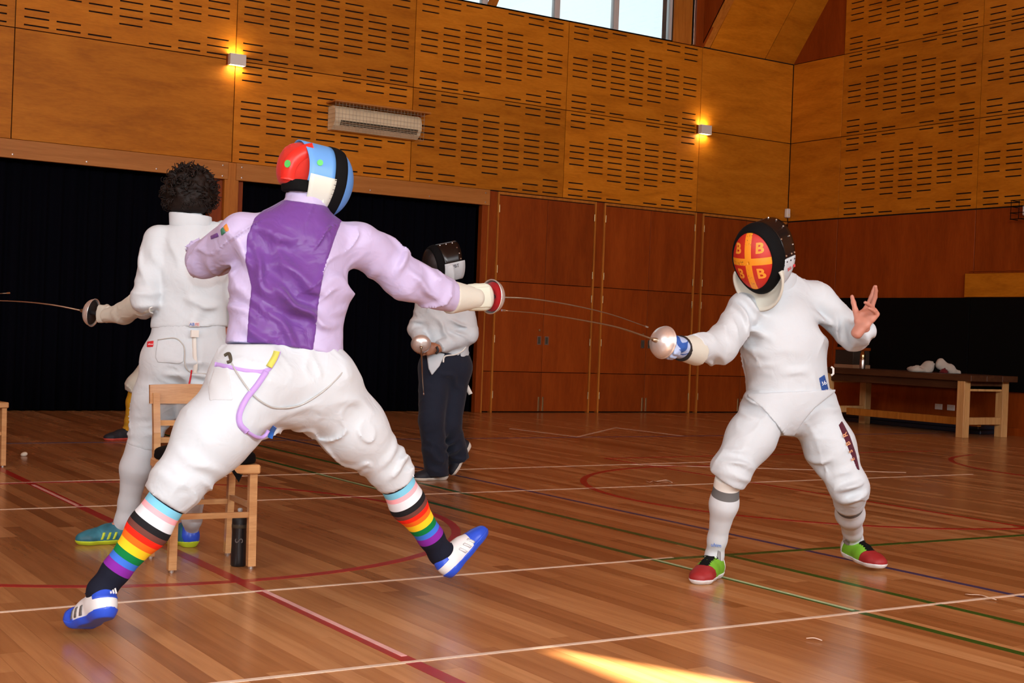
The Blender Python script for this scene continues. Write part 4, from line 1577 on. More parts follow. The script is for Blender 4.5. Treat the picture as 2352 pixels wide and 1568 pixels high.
def stripe_mat(name, L, stops, rough=0.85):
    """bands along the shin: stops = (fraction from the top, colour)"""
    t = NT(name)
    tc = t.n('ShaderNodeTexCoord')
    sx = t.n('ShaderNodeSeparateXYZ')
    t.l(tc.outputs['Object'], sx.inputs[0])
    f = t.m('SUBTRACT', 1.0, t.m('DIVIDE', sx.outputs[2], L))
    t.l(t.ramp(f, stops, 'CONSTANT'), t.b.inputs['Base Color'])
    t.b.inputs['Roughness'].default_value = rough
    t.b.inputs['Specular IOR Level'].default_value = 0.2
    return t.mat


def sock(parent, top, ankle, foot, r_top, r_calf, r_ank, mat_fn, calf_dir, k=0.03):
    ax = nrm(top - ankle)
    L = float(np.linalg.norm(top - ankle))
    calf = ankle + (top - ankle) * 0.68 + nrm(calf_dir) * 0.012
    low = ankle + (top - ankle) * 0.22
    pr = [seg(top + ax * 0.03, calf, r_top, r_calf, k=k), seg(calf, low, r_calf, r_ank * 1.04, k=k), seg(low, ankle, r_ank * 1.04, r_ank, k=k), seg(ankle, foot, r_ank, 0.028, k=0.03)]
    m = np.eye(4)
    x = nrm(np.cross(ax, CF))
    m[:3, 0], m[:3, 1], m[:3, 2], m[:3, 3] = x, np.cross(ax, x), ax, ankle
    f = Field(pr, [('plane', top, ax)])
    return skin('sock', f, mat_fn(L), parent, 0.0055, matrix=m), f


W_SUIT = (0.585, 0.645, 0.69)
M['suit_white'] = fabric('white_fencing_cloth', W_SUIT, 0.8, 700, 0.25, 0.05, 0.2)
M['suit_cream'] = fabric('cream_cloth', (0.62, 0.62, 0.54), 0.85, 500, 0.3, 0.1, 0.10)
M['glove_cream'] = plain('cream_glove_leather', (0.70, 0.76, 0.64), 0.6, bump=0.2, bscale=200)
M['lilac'] = fabric('lilac_satin', (0.52, 0.46, 0.70), 0.42, 900, 0.2, 0.1, 0.25)
M['purple'] = fabric('purple_satin', (0.15, 0.055, 0.28), 0.36, 900, 0.15, 0.1, 0.4)
M['skin_pale'] = plain('fair_skin', (0.52, 0.225, 0.16), 0.5, vary=0.10, bscale=160)
M['skin_tan'] = plain('tan_skin', (0.36, 0.15, 0.075), 0.5, vary=0.10, bscale=160)
M['black_cloth'] = plain('black_cloth', (0.0045, 0.0045, 0.005), 0.85, spec=0.12)
M['navy_cloth'] = fabric('navy_cloth', (0.010, 0.014, 0.028), 0.85, 500, 0.3, 0.1, 0.2)
M['red_cloth'] = fabric('red_bandana', (0.55, 0.025, 0.015), 0.8, 500, 0.3, 0.1, 0.2)
M['red_bright'] = plain('bright_red_vinyl', (0.75, 0.03, 0.02), 0.4)
M['green_dot'] = plain('green_sticker', (0.10, 0.62, 0.13), 0.5)
M['sky_blue'] = plain('sky_blue_vinyl', (0.13, 0.36, 0.78), 0.4)
M['dark_blue'] = plain('dark_blue_vinyl_lining', (0.01, 0.04, 0.25), 0.5)
M['cream_vinyl'] = plain('cream_vinyl', (0.70, 0.76, 0.68), 0.45)
M['strap_lilac'] = fabric('lilac_strap', (0.50, 0.33, 0.75), 0.6)
M['strap_white'] = fabric('white_strap', (0.75, 0.73, 0.68), 0.7)
M['cord_grey'] = plain('clear_body_cord', (0.45, 0.46, 0.45), 0.4)
M['label_red'] = plain('red_label', (0.62, 0.02, 0.03), 0.6)
M['label_blue'] = plain('blue_label', (0.015, 0.075, 0.30), 0.6)
M['ink_white'] = plain('white_ink', (0.75, 0.77, 0.8), 0.6)
M['ink_blue'] = plain('blue_ink', (0.02, 0.12, 0.5), 0.6)
M['ink_dark'] = plain('dark_ink', (0.03, 0.03, 0.05), 0.6)
M['ink_red'] = plain('red_ink', (0.6, 0.05, 0.06), 0.6)
M['metal_ring'] = plain('ring_steel', (0.6, 0.58, 0.55), 0.35, 1.0)


def joints(d):
    J = {k: np.asarray(v, float) for k, v in d.items()}
    J['side'] = nrm(J['sR'] - J['sL'])
    return J


# ================================================================ the fencer in lilac, lunging, back to us
hl = at(252, 1416, 4.385)
fwdL = nrm(at(152, 1462, 4.585) - hl)
upL = nrm(CU * 1.0 + CR * 0.12 + CF * 0.1)
hr = at(1036, 1330, 5.19)
fwdR = nrm(at(1124, 1222, 5.36) - hr)
upR = nrm(-CR * 0.75 + CU * 0.62 - CF * 0.12)
aAL, fAL = ankle_of(hl, fwdL, upL)
aAR, fAR = ankle_of(hr, fwdR, upR, 0.97)
A = joints(dict(pel=at(655, 862, 4.80), waist=at(656, 765, 4.81), chest=at(676, 600, 4.85), neck=at(700, 478, 4.89),
                head=at(703, 408, 4.90), hf=nrm(CR * 0.82 + CF * 0.52 - CU * 0.16), hup=nrm(CU + CR * 0.10),
                sL=at(556, 540, 4.79), sR=at(825, 560, 4.98), eL=at(476, 598, 4.97), eR=at(930, 640, 5.10),
                wL=at(505, 596, 5.20), wR=at(1072, 684, 5.27), hL=at(585, 880, 4.71), hR=at(730, 888, 4.88),
                kL=at(408, 1108, 4.50), kR=at(893, 1074, 5.04), aL=aAL, aR=aAR,
                tL=at(150, 1440, 4.62), tR=at(1110, 1215, 5.34)))
pa = empty('person', (*(A['aL'][:2] + A['aR'][:2]) / 2, 0))
tag(pa, 'lunging fencer in lilac jacket with purple back panel and rainbow striped socks', 'person')
GA = at(1128, 681, 5.36)
axA = nrm(CR * 0.76 + CF * 0.64 - CU * 0.03)
dA = nrm(GA - A['wR'])
gpA = hand_prims(A['wR'], dA, CF * 0.8 - CR * 0.4, CU, FIST, (0.2, 0.3), 1.0, 0.85)
make_body(A, M['skin_pale'], pa, [gpA, hand_prims(A['wL'], CF - CR * 0.2 + CU * 0.3, -CU, CR, [(0.3, 0.3, 0.2)] * 4)])
sdA = A['side']
hemA = at(652, 806, 4.80)
jkA = Field([seg(at(652, 800, 4.81), at(668, 660, 4.84), (0.213, 0.140), (0.208, 0.145), sdA, 0.05),
             seg(at(668, 660, 4.84), at(684, 555, 4.87), (0.208, 0.145), (0.195, 0.125), sdA, 0.05),
             seg(at(684, 555, 4.87), at(702, 474, 4.89), (0.185, 0.115), (0.075, 0.075), sdA, 0.06),
             seg(A['sL'], A['sR'], 0.066, k=0.05),
             seg(A['sR'], A['eR'], 0.086, 0.078, k=0.04), seg(A['eR'], at(1045, 681, 5.235), 0.080, 0.060, k=0.03),
             seg(A['sL'], A['eL'], 0.078, 0.068, k=0.04), seg(A['eL'], A['wL'], 0.068, 0.060, k=0.02)],
            [('plane', hemA, -(at(676, 600, 4.85) - hemA)), ('local', at(1040, 682, 5.23), dA, 0.16)],
            [(at(560, 590, 4.75), nrm(CR + CU), 0.07, 0.012, 0.12), (at(800, 640, 4.85), nrm(CR * 0.5 - CU), 0.08, 0.012, 0.13),
             (at(900, 600, 5.0), nrm(CR - CU * 0.6), 0.075, 0.012, 0.12), (at(960, 660, 5.1), nrm(CR * 0.8 + CU * 0.8), 0.06, 0.010, 0.11),
             (at(640, 700, 4.68), nrm(CU * 0.8 + CR * 0.55), 0.10, 0.009, 0.20), (at(720, 740, 4.70), nrm(CU + CR * 0.6), 0.09, 0.008, 0.16),
             (at(545, 720, 4.75), nrm(CU + CR * 0.2), 0.06, 0.008, 0.12), (at(770, 720, 4.8), nrm(CU - CR * 0.2), 0.07, 0.004, 0.12),
             (at(660, 560, 4.75), nrm(CU + CR * 0.5), 0.10, 0.007, 0.16), (at(480, 610, 4.9), nrm(CR - CU * 0.5), 0.05, 0.008, 0.09),
             (at(600, 640, 4.7), nrm(CR + CU * 0.4), 0.09, 0.008, 0.13), (at(660, 690, 4.68), nrm(CU * 0.75 + CR * 0.65), 0.075, 0.010, 0.22), (at(630, 770, 4.68), nrm(CU * 0.6 + CR * 0.8), 0.07, 0.008, 0.14)], noise=(0.0055, 24, 3))
jack = skin('jacket', jkA, M['lilac'], pa, 0.0075)
patch('back_panel', jkA, M['purple'], jack, [(652, 458), (740, 470), (792, 490), (770, 545), (745, 620), (733, 690), (726, 760), (719, 806), (566, 799), (570, 720), (577, 660), (563, 600), (566, 545), (584, 500), (610, 478)], 4.80, 0.0035, 0.006, 0.17)
# coloured badges sewn on the left sleeve
M['badge'] = plain('badge_orange', (0.7, 0.25, 0.05), 0.6)
M['badge_green'] = plain('badge_green', (0.05, 0.2, 0.12), 0.6)
patch('sleeve_badge', jkA, M['badge'], jack, [(521, 512), (527, 528), (519, 534), (512, 520)], 4.80, 0.004, 0.004, 0.15)
patch('sleeve_badge', jkA, M['badge_green'], jack, [(512, 520), (519, 534), (508, 542), (506, 527)], 4.80, 0.004, 0.004, 0.15)
patch('sleeve_badge', jkA, M['purple'], jack, [(499, 534), (503, 544), (484, 550), (483, 541)], 4.84, 0.004, 0.004, 0.15)
skin('collar', Field([seg(at(699, 478, 4.89), at(702, 437, 4.90), 0.073, 0.070)], [('plane', at(702, 446, 4.90), CU + CR * 0.08)]), M['lilac'], jack, 0.006)
brA = Field([seg(at(656, 805, 4.80), at(656, 880, 4.80), (0.178, 0.115), (0.212, 0.15), sdA, 0.04),
             seg(A['hL'], A['hR'], 0.135, k=0.06), ell(at(560, 872, 4.68), 0.10, 0.10, 0.12, CR, CF, 0.06), ell(at(742, 880, 4.86), 0.10, 0.11, 0.12, CR, CF, 0.06),
             seg(A['hL'], A['kL'] * 0.55 + A['hL'] * 0.45, 0.145, 0.125, k=0.06), seg(A['kL'] * 0.55 + A['hL'] * 0.45, A['kL'], 0.125, 0.086, k=0.05), seg(A['kL'], at(382, 1150, 4.49), 0.086, 0.078, k=0.03),
             seg(A['hR'], A['kR'] * 0.5 + A['hR'] * 0.5, 0.140, 0.118, k=0.06), seg(A['kR'] * 0.5 + A['hR'] * 0.5, A['kR'], 0.118, 0.080, k=0.05), seg(A['kR'], at(912, 1108, 5.06), 0.080, 0.070, k=0.03)],
            [('plane', at(656, 790, 4.80), CU), ('local', at(384, 1152, 4.49), A['aL'] - A['kL'], 0.15), ('local', at(911, 1107, 5.06), A['aR'] - A['kR'], 0.13)],
            [(at(640, 960, 4.7), nrm(CU), 0.09, 0.007, 0.16), (at(420, 1080, 4.45), nrm(A['kL'] - A['hL']), 0.06, 0.008, 0.12), (at(895, 1065, 5.0), nrm(A['kR'] - A['hR']), 0.05, 0.009, 0.11),
             (at(520, 940, 4.6), nrm(CU * 0.6 + CR), 0.11, 0.006, 0.14), (at(800, 950, 4.85), nrm(CU + CR * 0.4), 0.10, 0.006, 0.14), (at(930, 1060, 5.0), nrm(CU - CR), 0.035, 0.008, 0.07), (at(460, 1130, 4.5), nrm(CU + CR), 0.05, 0.008, 0.09)], noise=(0.003, 20, 5))
brc = skin('breeches', brA, M['suit_white'], pa, 0.0075)
M['pocket_white'] = fabric('pocket_cloth', (0.58, 0.62, 0.65), 0.85)
patch('pocket', brA, M['pocket_white'], brc, [(492, 845), (526, 848), (536, 920), (480, 920), (478, 888)], 4.66, 0.003, 0.005, 0.20)
ribbon('strap', brA, [(493, 836), (520, 842), (560, 851), (600, 854), (618, 846), (634, 822), (640, 806)], 0.016, M['strap_lilac'], brc, 4.4, 4.95)
ribbon('strap', brA, [(612, 852), (590, 885), (566, 915), (550, 950), (552, 975), (568, 992)], 0.020, M['strap_lilac'], brc, 4.4, 4.95, 0.008)
ribbon('strap', brA, [(568, 992), (590, 1004), (606, 1002), (617, 988)], 0.012, M['strap_lilac'], brc, 4.4, 4.8, 0.010)
M['strap_yellow'] = fabric('yellow_blue_strap', (0.62, 0.62, 0.12), 0.6)
ribbon('strap', brA, [(636, 806), (630, 822), (618, 842)], 0.022, M['strap_yellow'], brc, 4.4, 4.95, 0.012)
M['strap_blue'] = fabric('blue_strap', (0.03, 0.16, 0.62), 0.6)
ribbon('strap', brA, [(630, 980), (624, 992), (620, 1006)], 0.018, M['strap_blue'], brc, 4.4, 4.95, 0.006)
cord('body_cord', brA, [(524, 814), (534, 838), (552, 868), (580, 905), (610, 928), (640, 937), (690, 930), (740, 900), (775, 868), (790, 850)], 0.0035, M['cord_grey'], brc, 4.4, 5.2)
cord('clip', brA, [(516, 816), (526, 812), (530, 828), (522, 832)], 0.006, M['slat_dark'], brc, 4.4, 5.0, 0.006)
PRIDE = [(0.0, (0.008, 0.010, 0.022)), (0.03, srgb(126, 203, 232)), (0.098, srgb(250, 178, 188)), (0.150, (0.73, 0.77, 0.82)), (0.236, (0.012, 0.012, 0.014)), (0.297, srgb(112, 66, 58)), (0.353, srgb(252, 44, 24)),
         (0.414, srgb(255, 118, 30)), (0.475, srgb(255, 214, 40)), (0.556, srgb(10, 128, 66)), (0.627, srgb(62, 118, 222)), (0.690, srgb(130, 40, 160)), (0.770, (0.008, 0.010, 0.022))]
n_sock = [0]


def pride(L):
    n_sock[0] += 1
    return stripe_mat('rainbow_sock_%d' % n_sock[0], L, PRIDE)


s1, f1 = sock(pa, at(386, 1146, 4.49), aAL, fAL, 0.066, 0.067, 0.042, pride, -CF + CR)
s2, f2 = sock(pa, at(909, 1102, 5.06), aAR, fAR, 0.066, 0.066, 0.044, pride, -CF - CR)
tp = surf(f2, 938, 1096, 0.003, 4.8, 5.3)
text_obj('sock_lettering', 'EIM', 0.03, M['ink_white'], s2, tp, CR * 0.85 + CU * 0.5, CU * 0.85 - CR * 0.5)
M['shoe_blue'] = plain('royal_blue_rubber', (0.022, 0.085, 0.62), 0.35)
M['shoe_white'] = plain('white_shoe_leather', (0.74, 0.75, 0.76), 0.4)
M['shoe_grey'] = plain('grey_stripe', (0.10, 0.09, 0.085), 0.5)
M['lace_dark'] = plain('dark_lace', (0.035, 0.015, 0.04), 0.7)
stA = dict(tab=0.062, mats=dict(upper=M['shoe_white'], sole=M['shoe_blue'], toe=M['shoe_blue'], heel=M['shoe_blue'], stripe=M['shoe_grey'], lace=M['lace_dark'], tongue=M['shoe_blue']))
sh = shoe(pa, hl, fwdL, upL, stA, bend=0.48)
stA2 = dict(tab=0.062, mats=dict(stA['mats'], stripe=plain('silver_stripe', (0.55, 0.58, 0.60), 0.35, 0.3)))
shoe(pa, hr, fwdR, upR, stA2, 0.0, 0.97)
# the three-bar mountain mark on the heel tab
lm = MB()
hx_ = nrm(np.cross(upL, fwdL))
hb_ = hl + upL * 0.074 - fwdL * 0.0015
for k, hgt in enumerate((0.007, 0.012, 0.017)):
    o0 = hb_ + hx_ * (0.009 - k * 0.009) - fwdL * 0.0035
    lm.bar(o0, o0 + upL * hgt + hx_ * hgt * 0.45, 0.0055, 0.0016, tuple(-fwdL))
lm.build('heel_mark', M['ink_white'], sh)
# glove
glA = Field(hand_prims(A['wR'], dA, CF * 0.8 - CR * 0.4, CU, FIST, (0.2, 0.3), 1.06, 1.18) + [seg(at(1080, 684, 5.28), at(1118, 682, 5.35), (0.050, 0.030), (0.052, 0.030), CU, 0.02)])
go = skin('glove', glA, M['glove_cream'], pa, 0.0045)
skin('gauntlet', Field([seg(at(1030, 682, 5.22), at(1088, 684, 5.29), 0.068, 0.044, k=0.02)], [('plane', at(1030, 682, 5.22), -dA)]), M['suit_cream'], go, 0.006)
patch('back_pad', glA, M['glove_cream'], go, [(1088, 660), (1126, 657), (1131, 705), (1092, 707)], 5.33, 0.004, 0.0035, 0.12)
# head: bandana, strap, mask
hA, fA, uA = A['head'], A['hf'], A['hup']
bd = Field(head_prims(hA, fA, uA)[:1], [('plane', hA - uA * 0.045 - fA * 0.03, -uA * 0.9 - fA * 0.12)], noise=(0.0015, 60, 2), grow=0.010)
bo = skin('bandana', bd, M['red_cloth'], pa, 0.005)
hf_ = Field(head_prims(hA, fA, uA)[:2])
ribbon('mask_tongue', hf_, [(722, 343), (700, 348), (678, 362), (664, 384), (660, 412)], 0.050, M['red_bright'], bo, 4.6, 5.1, 0.016, 0.006)
dp = surf(hf_, 661, 376, 0.026, 4.6, 5.1)
MB().lathe([(0, 0.0), (0.0135, 0.0), (0.0135, -0.003), (0, -0.003)], dp, CF * 0.8 + CR * 0.5, 20).build('green_dot', M['green_dot'], bo)
skin('neck_strap', Field([seg(at(702, 428, 4.895), at(704, 440, 4.90), (0.088, 0.092), (0.088, 0.092), CR, 0.02)], [('plane', at(702, 418, 4.9), CU + CR * 0.14), ('plane', at(702, 445, 4.9), -CU - CR * 0.10), ('plane', hA + fA * 0.055, fA)]), M['black_cloth'], pa, 0.005)
mcA = hA + fA * 0.085
mA = mask_matrix(mcA, fA, uA)
kw = dict(W=0.108, Hh=0.128, Dp=0.092)
M['mesh_blue'] = plain('blue_painted_mesh', (0.10, 0.28, 0.66), 0.5, bump=0.3, bscale=900)
mk = empty('mask')
mk.matrix_world = Matrix([list(map(float, r)) for r in mA])
mk.parent = pa
mk.matrix_parent_inverse = pa.matrix_basis.inverted()
mask_sheet('mesh_face', M['mesh_blue'], mk, mA, 48, lin(0.5, 74, 14), **kw)
mask_sheet('rim', M['black_cloth'], mk, mA, 48, [72, 78, 84, 90, 92], 0.004, **kw)
mask_sheet('side_shell', M['sky_blue'], mk, mA, 40, lambda th: lin(91.5, 102 + 2.0 * math.cos(math.radians(th)) ** 2, 6), 0.001, -100, 100, **kw)
for a0, a1 in ((88, 160), (-160, -88)):
    mask_sheet('cheek_panel', M['cream_vinyl'], mk, mA, 20, lambda th: lin(91.3, 101.5 - 0.045 * max(0, abs(((th + 180) % 360) - 180) - 100), 6), 0.004, a0, a1, **kw)
gd = mask_point(math.radians(-68), 98.5, np.zeros(3), np.array([1.0, 0, 0]), np.array([0, 0, 1.0]), np.array([0, 1.0, 0]), grow=0.004, **kw)
gd = mA[:3, :3] @ gd + mA[:3, 3]
MB().lathe([(0, 0.0), (0.011, 0.0), (0.011, -0.003), (0, -0.003)], gd, CF * 0.85 - CR * 0.3, 20).build('green_dot', M['green_dot'], mk)
bib(mk, mA, M['cream_vinyl'], 0.03, kw, 120, 240, 0.02)
blA = curve3([GA + axA * 0.045, at(1220, 686, 5.48), at(1310, 700, 5.63), at(1400, 721, 5.79), at(1482, 749, 5.95)], 40)
epee('epee in the lilac fencer\'s gloved hand, blade bending down towards the opponent', GA, axA, blA, M['pad_red'])

# ================================================================ the fencer in white facing us, red and gold mask
h1 = on_floor(1648, 1323)
fB1 = nrm(np.array([*(on_floor(1580, 1350) - h1)[:2], 0]))
aBR, fBR = ankle_of(h1, fB1, (0, 0, 1))
t2 = on_floor(2032, 1317)
d2 = nrm(np.array([-0.10, -1.0, 0]))
h2 = t2 - d2 * 0.288 + np.array([0, 0, 0.040])
fB2 = nrm(t2 + np.array([0, 0, 0.006]) - h2)
aBL, fBL = ankle_of(h2, fB2, (0, 0, 1))
B = joints(dict(pel=at(1813, 915, 6.15), waist=at(1808, 845, 6.15), chest=at(1795, 740, 6.14), neck=at(1783, 664, 6.16),
                head=at(1764, 604, 6.05), hf=nrm(-CR * 0.62 - CF * 0.74 - CU * 0.26), hup=nrm(CU - CR * 0.12 - CF * 0.2),
                sR=at(1710, 702, 6.05), sL=at(1878, 684, 6.22), eR=at(1655, 795, 5.88), eL=at(1962, 772, 6.20),
                wR=at(1572, 802, 5.68), wL=at(1986, 752, 5.98), hR=at(1768, 935, 6.10), hL=at(1862, 935, 6.22),
                kR=at(1680, 1080, 5.92), kL=at(1948, 1115, 6.12), aR=aBR, aL=aBL,
                tR=at(1602, 1330, 5.91), tL=at(2022, 1300, 6.42)))
pbn = empty('person', (*(B['aL'][:2] + B['aR'][:2]) / 2, 0))
tag(pbn, 'white-clad fencer facing us in a red and gold cross mask with raised bare hand', 'person')
GB = at(1524, 786, 5.60)
axB = nrm(at(1380, 746, 5.36) - GB)
dB = nrm(GB - B['wR'])
ghB = hand_prims(B['wR'], dB, -CF * 0.2 + CR * 0.3 - CU * 0.9, -CF + CR * 0.2, FIST, (0.2, 0.3), 0.95, 0.85)
dH = nrm(CU * 0.78 + CR * 0.50 - CF * 0.10)
tH = nrm(CU * 0.45 - CR * 0.55 + CF * 0.70)
nH = np.cross(dH, tH)
nH = nH if nH @ (-CR - CF) > 0 else -nH
lhB = hand_prims(B['wL'] - CR * 0.018, dH, nH, tH, [(0.0, 0.08, 0.08), (0.35, 0.35, 0.2), (1.45, 0.12, 0.08), (1.45, 0.15, 0.1)], (0.75, -0.05), 1.05, 1.02, 0.16)
make_body(B, M['skin_pale'], pbn, [ghB, lhB])
sdB = B['side']
jkB = Field([seg(at(1814, 925, 6.15), at(1802, 790, 6.14), (0.208, 0.165), (0.190, 0.150), sdB, 0.05),
             seg(at(1802, 790, 6.14), at(1794, 730, 6.14), (0.190, 0.150), (0.180, 0.130), sdB, 0.05),
             seg(at(1794, 730, 6.14), at(1785, 668, 6.16), (0.165, 0.110), (0.080, 0.075), sdB, 0.06),
             seg(at(1782, 674, 6.18), B['sR'] - CU * 0.01, 0.078, 0.062, k=0.05), seg(at(1805, 672, 6.18), B['sL'] - CU * 0.005, 0.080, 0.064, k=0.05),
             seg(B['sR'] - CU * 0.015, B['eR'], 0.074, 0.072, k=0.04), seg(B['eR'], at(1590, 800, 5.73), 0.074, 0.056, k=0.03),
             seg(B['sL'] - CU * 0.015, B['eL'], 0.078, 0.070, k=0.04), seg(B['eL'], at(1986, 760, 6.02), 0.068, 0.050, k=0.03)],
            [('plane', at(1814, 904, 6.15), -CU + CR * 0.06), ('local', at(1592, 800, 5.73), B['wR'] - B['eR'], 0.13), ('local', B['wL'] - CU * 0.005, nrm((B['wL'] - B['eL']) * 1.5 + CU * 0.25), 0.085)],
            [(at(1690, 740, 5.95), nrm(CR + CU * 0.4), 0.06, 0.011, 0.11), (at(1640, 800, 5.85), nrm(CR + CU * 0.3), 0.05, 0.010, 0.10), (at(1725, 780, 6.05), nrm(CR * 0.5 + CU), 0.07, 0.010, 0.10),
             (at(1890, 745, 6.15), nrm(CR * 0.6 + CU), 0.06, 0.011, 0.10), (at(1945, 760, 6.15), nrm(CR + CU * 0.1), 0.045, 0.009, 0.09), (at(1800, 880, 6.05), nrm(CU + CR * 0.1), 0.08, 0.007, 0.16),
             (at(1735, 860, 6.05), nrm(CU), 0.06, 0.006, 0.11), (at(1720, 700, 6.0), nrm(CR + CU), 0.07, 0.006, 0.10), (at(1980, 775, 6.05), nrm(CR * 0.7 + CU * 0.7), 0.04, 0.009, 0.07)], noise=(0.0035, 20, 9))
jkB.folds = [(c, d, l, 1.55 * a, R) for c, d, l, a, R in jkB.folds]
jb = skin('jacket', jkB, M['suit_white'], pbn, 0.0075)
brB = Field([seg(at(1814, 900, 6.15), at(1814, 935, 6.15), (0.178, 0.130), (0.185, 0.135), sdB, 0.05), seg(B['hL'], B['hR'], 0.112, k=0.05),
             seg(B['hR'], B['kR'] * 0.5 + B['hR'] * 0.5, 0.116, 0.105, k=0.05), seg(B['kR'] * 0.5 + B['hR'] * 0.5, B['kR'], 0.105, 0.082, k=0.05), seg(B['kR'], at(1674, 1100, 5.92), 0.090, 0.078, k=0.03),
             seg(B['hL'], B['kL'] * 0.5 + B['hL'] * 0.5, 0.116, 0.108, k=0.05), seg(B['kL'] * 0.5 + B['hL'] * 0.5, B['kL'], 0.108, 0.084, k=0.05), seg(B['kL'], at(1950, 1150, 6.20), 0.090, 0.075, k=0.03)],
            [('plane', at(1814, 892, 6.15), CU), ('local', at(1675, 1103, 5.93), at(1662, 1150, 5.96) - B['kR'] - CR * 0.05, 0.14), ('local', at(1950, 1158, 6.22), B['aL'] - B['kL'], 0.14)],
            [(at(1680, 1075, 5.88), nrm(CU + CR * 0.2), 0.05, 0.009, 0.10), (at(1960, 1120, 6.05), nrm(CU - CR * 0.3), 0.05, 0.010, 0.10), (at(1810, 990, 6.05), nrm(CR), 0.07, 0.006, 0.11),
             (at(1740, 930, 6.0), nrm(CU + CR * 0.5), 0.05, 0.008, 0.11), (at(1890, 925, 6.1), nrm(CU - CR * 0.3), 0.05, 0.008, 0.11), (at(1905, 1050, 6.1), nrm(CU - CR * 0.5), 0.10, 0.006, 0.12)], noise=(0.003, 20, 4))
brB.folds = [(c, d, l, 1.55 * a, R) for c, d, l, a, R in brB.folds]
bbz = skin('breeches', brB, M['suit_white'], pbn, 0.0075)
patch('crotch_flap', Field(brB.prims + [seg(at(1814, 905, 6.15), at(1814, 880, 6.15), (0.205, 0.148), (0.2, 0.148), sdB, 0.05)]), M['suit_white'], jb, [(1717, 904), (1919, 894), (1919, 899), (1872, 936), (1845, 968), (1824, 1001), (1802, 1001), (1785, 975), (1752, 938), (1717, 910)], 6.05, 0.012, 0.006, 0.22)
# blue badge low on the jacket, maroon panel on the thigh
bl_ = patch('jacket_badge', jkB, M['label_blue'], jb, [(1881, 868), (1894, 860), (1903, 893), (1889, 904)], 6.08, 0.003, 0.0035, 0.2)
pc = surf(jkB, 1891, 880, 0.0045, 5.8, 6.4)
text_obj('badge_emblem', 'B6', 0.026, M['ink_white'], bl_, pc - CF * 0.004, CR * 0.95 + CU * 0.3, CU)
text_obj('badge_lettering', 'CE', 0.012, M['ink_white'], bl_, surf(jkB, 1896, 897, 0.0045, 5.8, 6.4) - CF * 0.004, CR * 0.95 + CU * 0.3, CU)
M['maroon'] = fabric('maroon_cloth', (0.075, 0.008, 0.022))
M['gold_print'] = plain('gold_print', (0.62, 0.30, 0.14), 0.6)
mr = patch('thigh_panel', brB, M['maroon'], bbz, [(1926, 976), (1934, 966), (1952, 1000), (1966, 1040), (1975, 1080), (1969, 1078), (1950, 1034)], 6.15, 0.003, 0.004, 0.2)
for k, (gx, gy, gs) in enumerate(((1945, 998, 0.034), (1952, 1018, 0.032), (1958, 1036, 0.028), (1963, 1054, 0.024))):
    text_obj('gold_letter', 'RBSE'[k], gs, M['gold_print'], mr, surf(brB, gx - 4, gy, 0.008, 5.8, 6.5) - CF * 0.004, CU * 0.9 - CR * 0.35, -CR * 0.7 - CF * 0.3 - CU * 0.3, 0.0005)
buckle = MB().tube([at(1909, 842, 6.12), at(1914, 846, 6.12), at(1914, 858, 6.12), at(1909, 862, 6.12)], 0.005, 6).build('side_loop', M['strap_white'], jb)


def white_sock(L):
    n_sock[0] += 1
    return stripe_mat('white_sock_%d' % n_sock[0], L, [(0.0, (0.78, 0.77, 0.72)), (0.105, (0.14, 0.14, 0.14)), (0.205, (0.63, 0.68, 0.72))])


def white_sock2(L):
    n_sock[0] += 1
    return stripe_mat('white_sock_%d' % n_sock[0], L, [(0.0, (0.14, 0.14, 0.14)), (0.14, (0.63, 0.68, 0.72))])


s3, f3 = sock(pbn, at(1672, 1098, 5.93), aBR, fBR, 0.057, 0.060, 0.038, white_sock, -CF)
s4, f4 = sock(pbn, at(1951, 1152, 6.22), aBL, fBL, 0.060, 0.064, 0.042, white_sock2, CF)
text_obj('sock_lettering', 'uhlm', 0.024, M['ink_blue'], s3, surf(f3, 1645, 1252, 0.003, 5.8, 6.3), CR - CU * 0.12, CU)
M['sock_grey'] = plain('grey_knit', (0.28, 0.28, 0.29), 0.9)
patch('ankle_pad', f3, M['sock_grey'], s3, [(1648, 1262), (1656, 1266), (1656, 1290), (1646, 1284)], 6.02, 0.002, 0.004, 0.1)
patch('ankle_pad', f4, M['sock_grey'], s4, [(1932, 1244), (1945, 1236), (1953, 1244), (1950, 1256), (1936, 1254)], 6.5, 0.002, 0.004, 0.12)
M['shoe_green'] = plain('lime_mesh', (0.16, 0.42, 0.02), 0.6, bump=0.3, bscale=500)
M['shoe_red'] = plain('dark_red_mesh', (0.30, 0.012, 0.014), 0.6, bump=0.3, bscale=500)
stB = dict(mats=dict(upper=M['shoe_green'], sole=M['shoe_white'], toe=M['shoe_red'], heel=M['shoe_white'], lace=M['black_cloth'], vamp=M['black_cloth'], tongue=M['black_cloth']))
shoe(pbn, h1, fB1, (0, 0, 1), stB)
shoe(pbn, h2, fB2, (0, 0, 1), stB, 0.12)
# weapon-hand glove in red, white and blue
M['glove_blue'] = NT('blue_red_glove').mat


def glove_mat():
    t = NT('red_white_blue_glove')
    tc = t.n('ShaderNodeTexCoord')
    nz = t.n('ShaderNodeTexNoise', Scale=14.0, Detail=1.0, Distortion=0.8)
    t.l(tc.outputs['Object'], nz.inputs['Vector'])
    t.l(t.ramp(nz.outputs[0], [(0.0, (0.02, 0.10, 0.42)), (0.44, (0.42, 0.54, 0.80)), (0.60, (0.66, 0.05, 0.03))], 'CONSTANT'), t.b.inputs['Base Color'])
    t.b.inputs['Roughness'].default_value = 0.5
    return t.mat


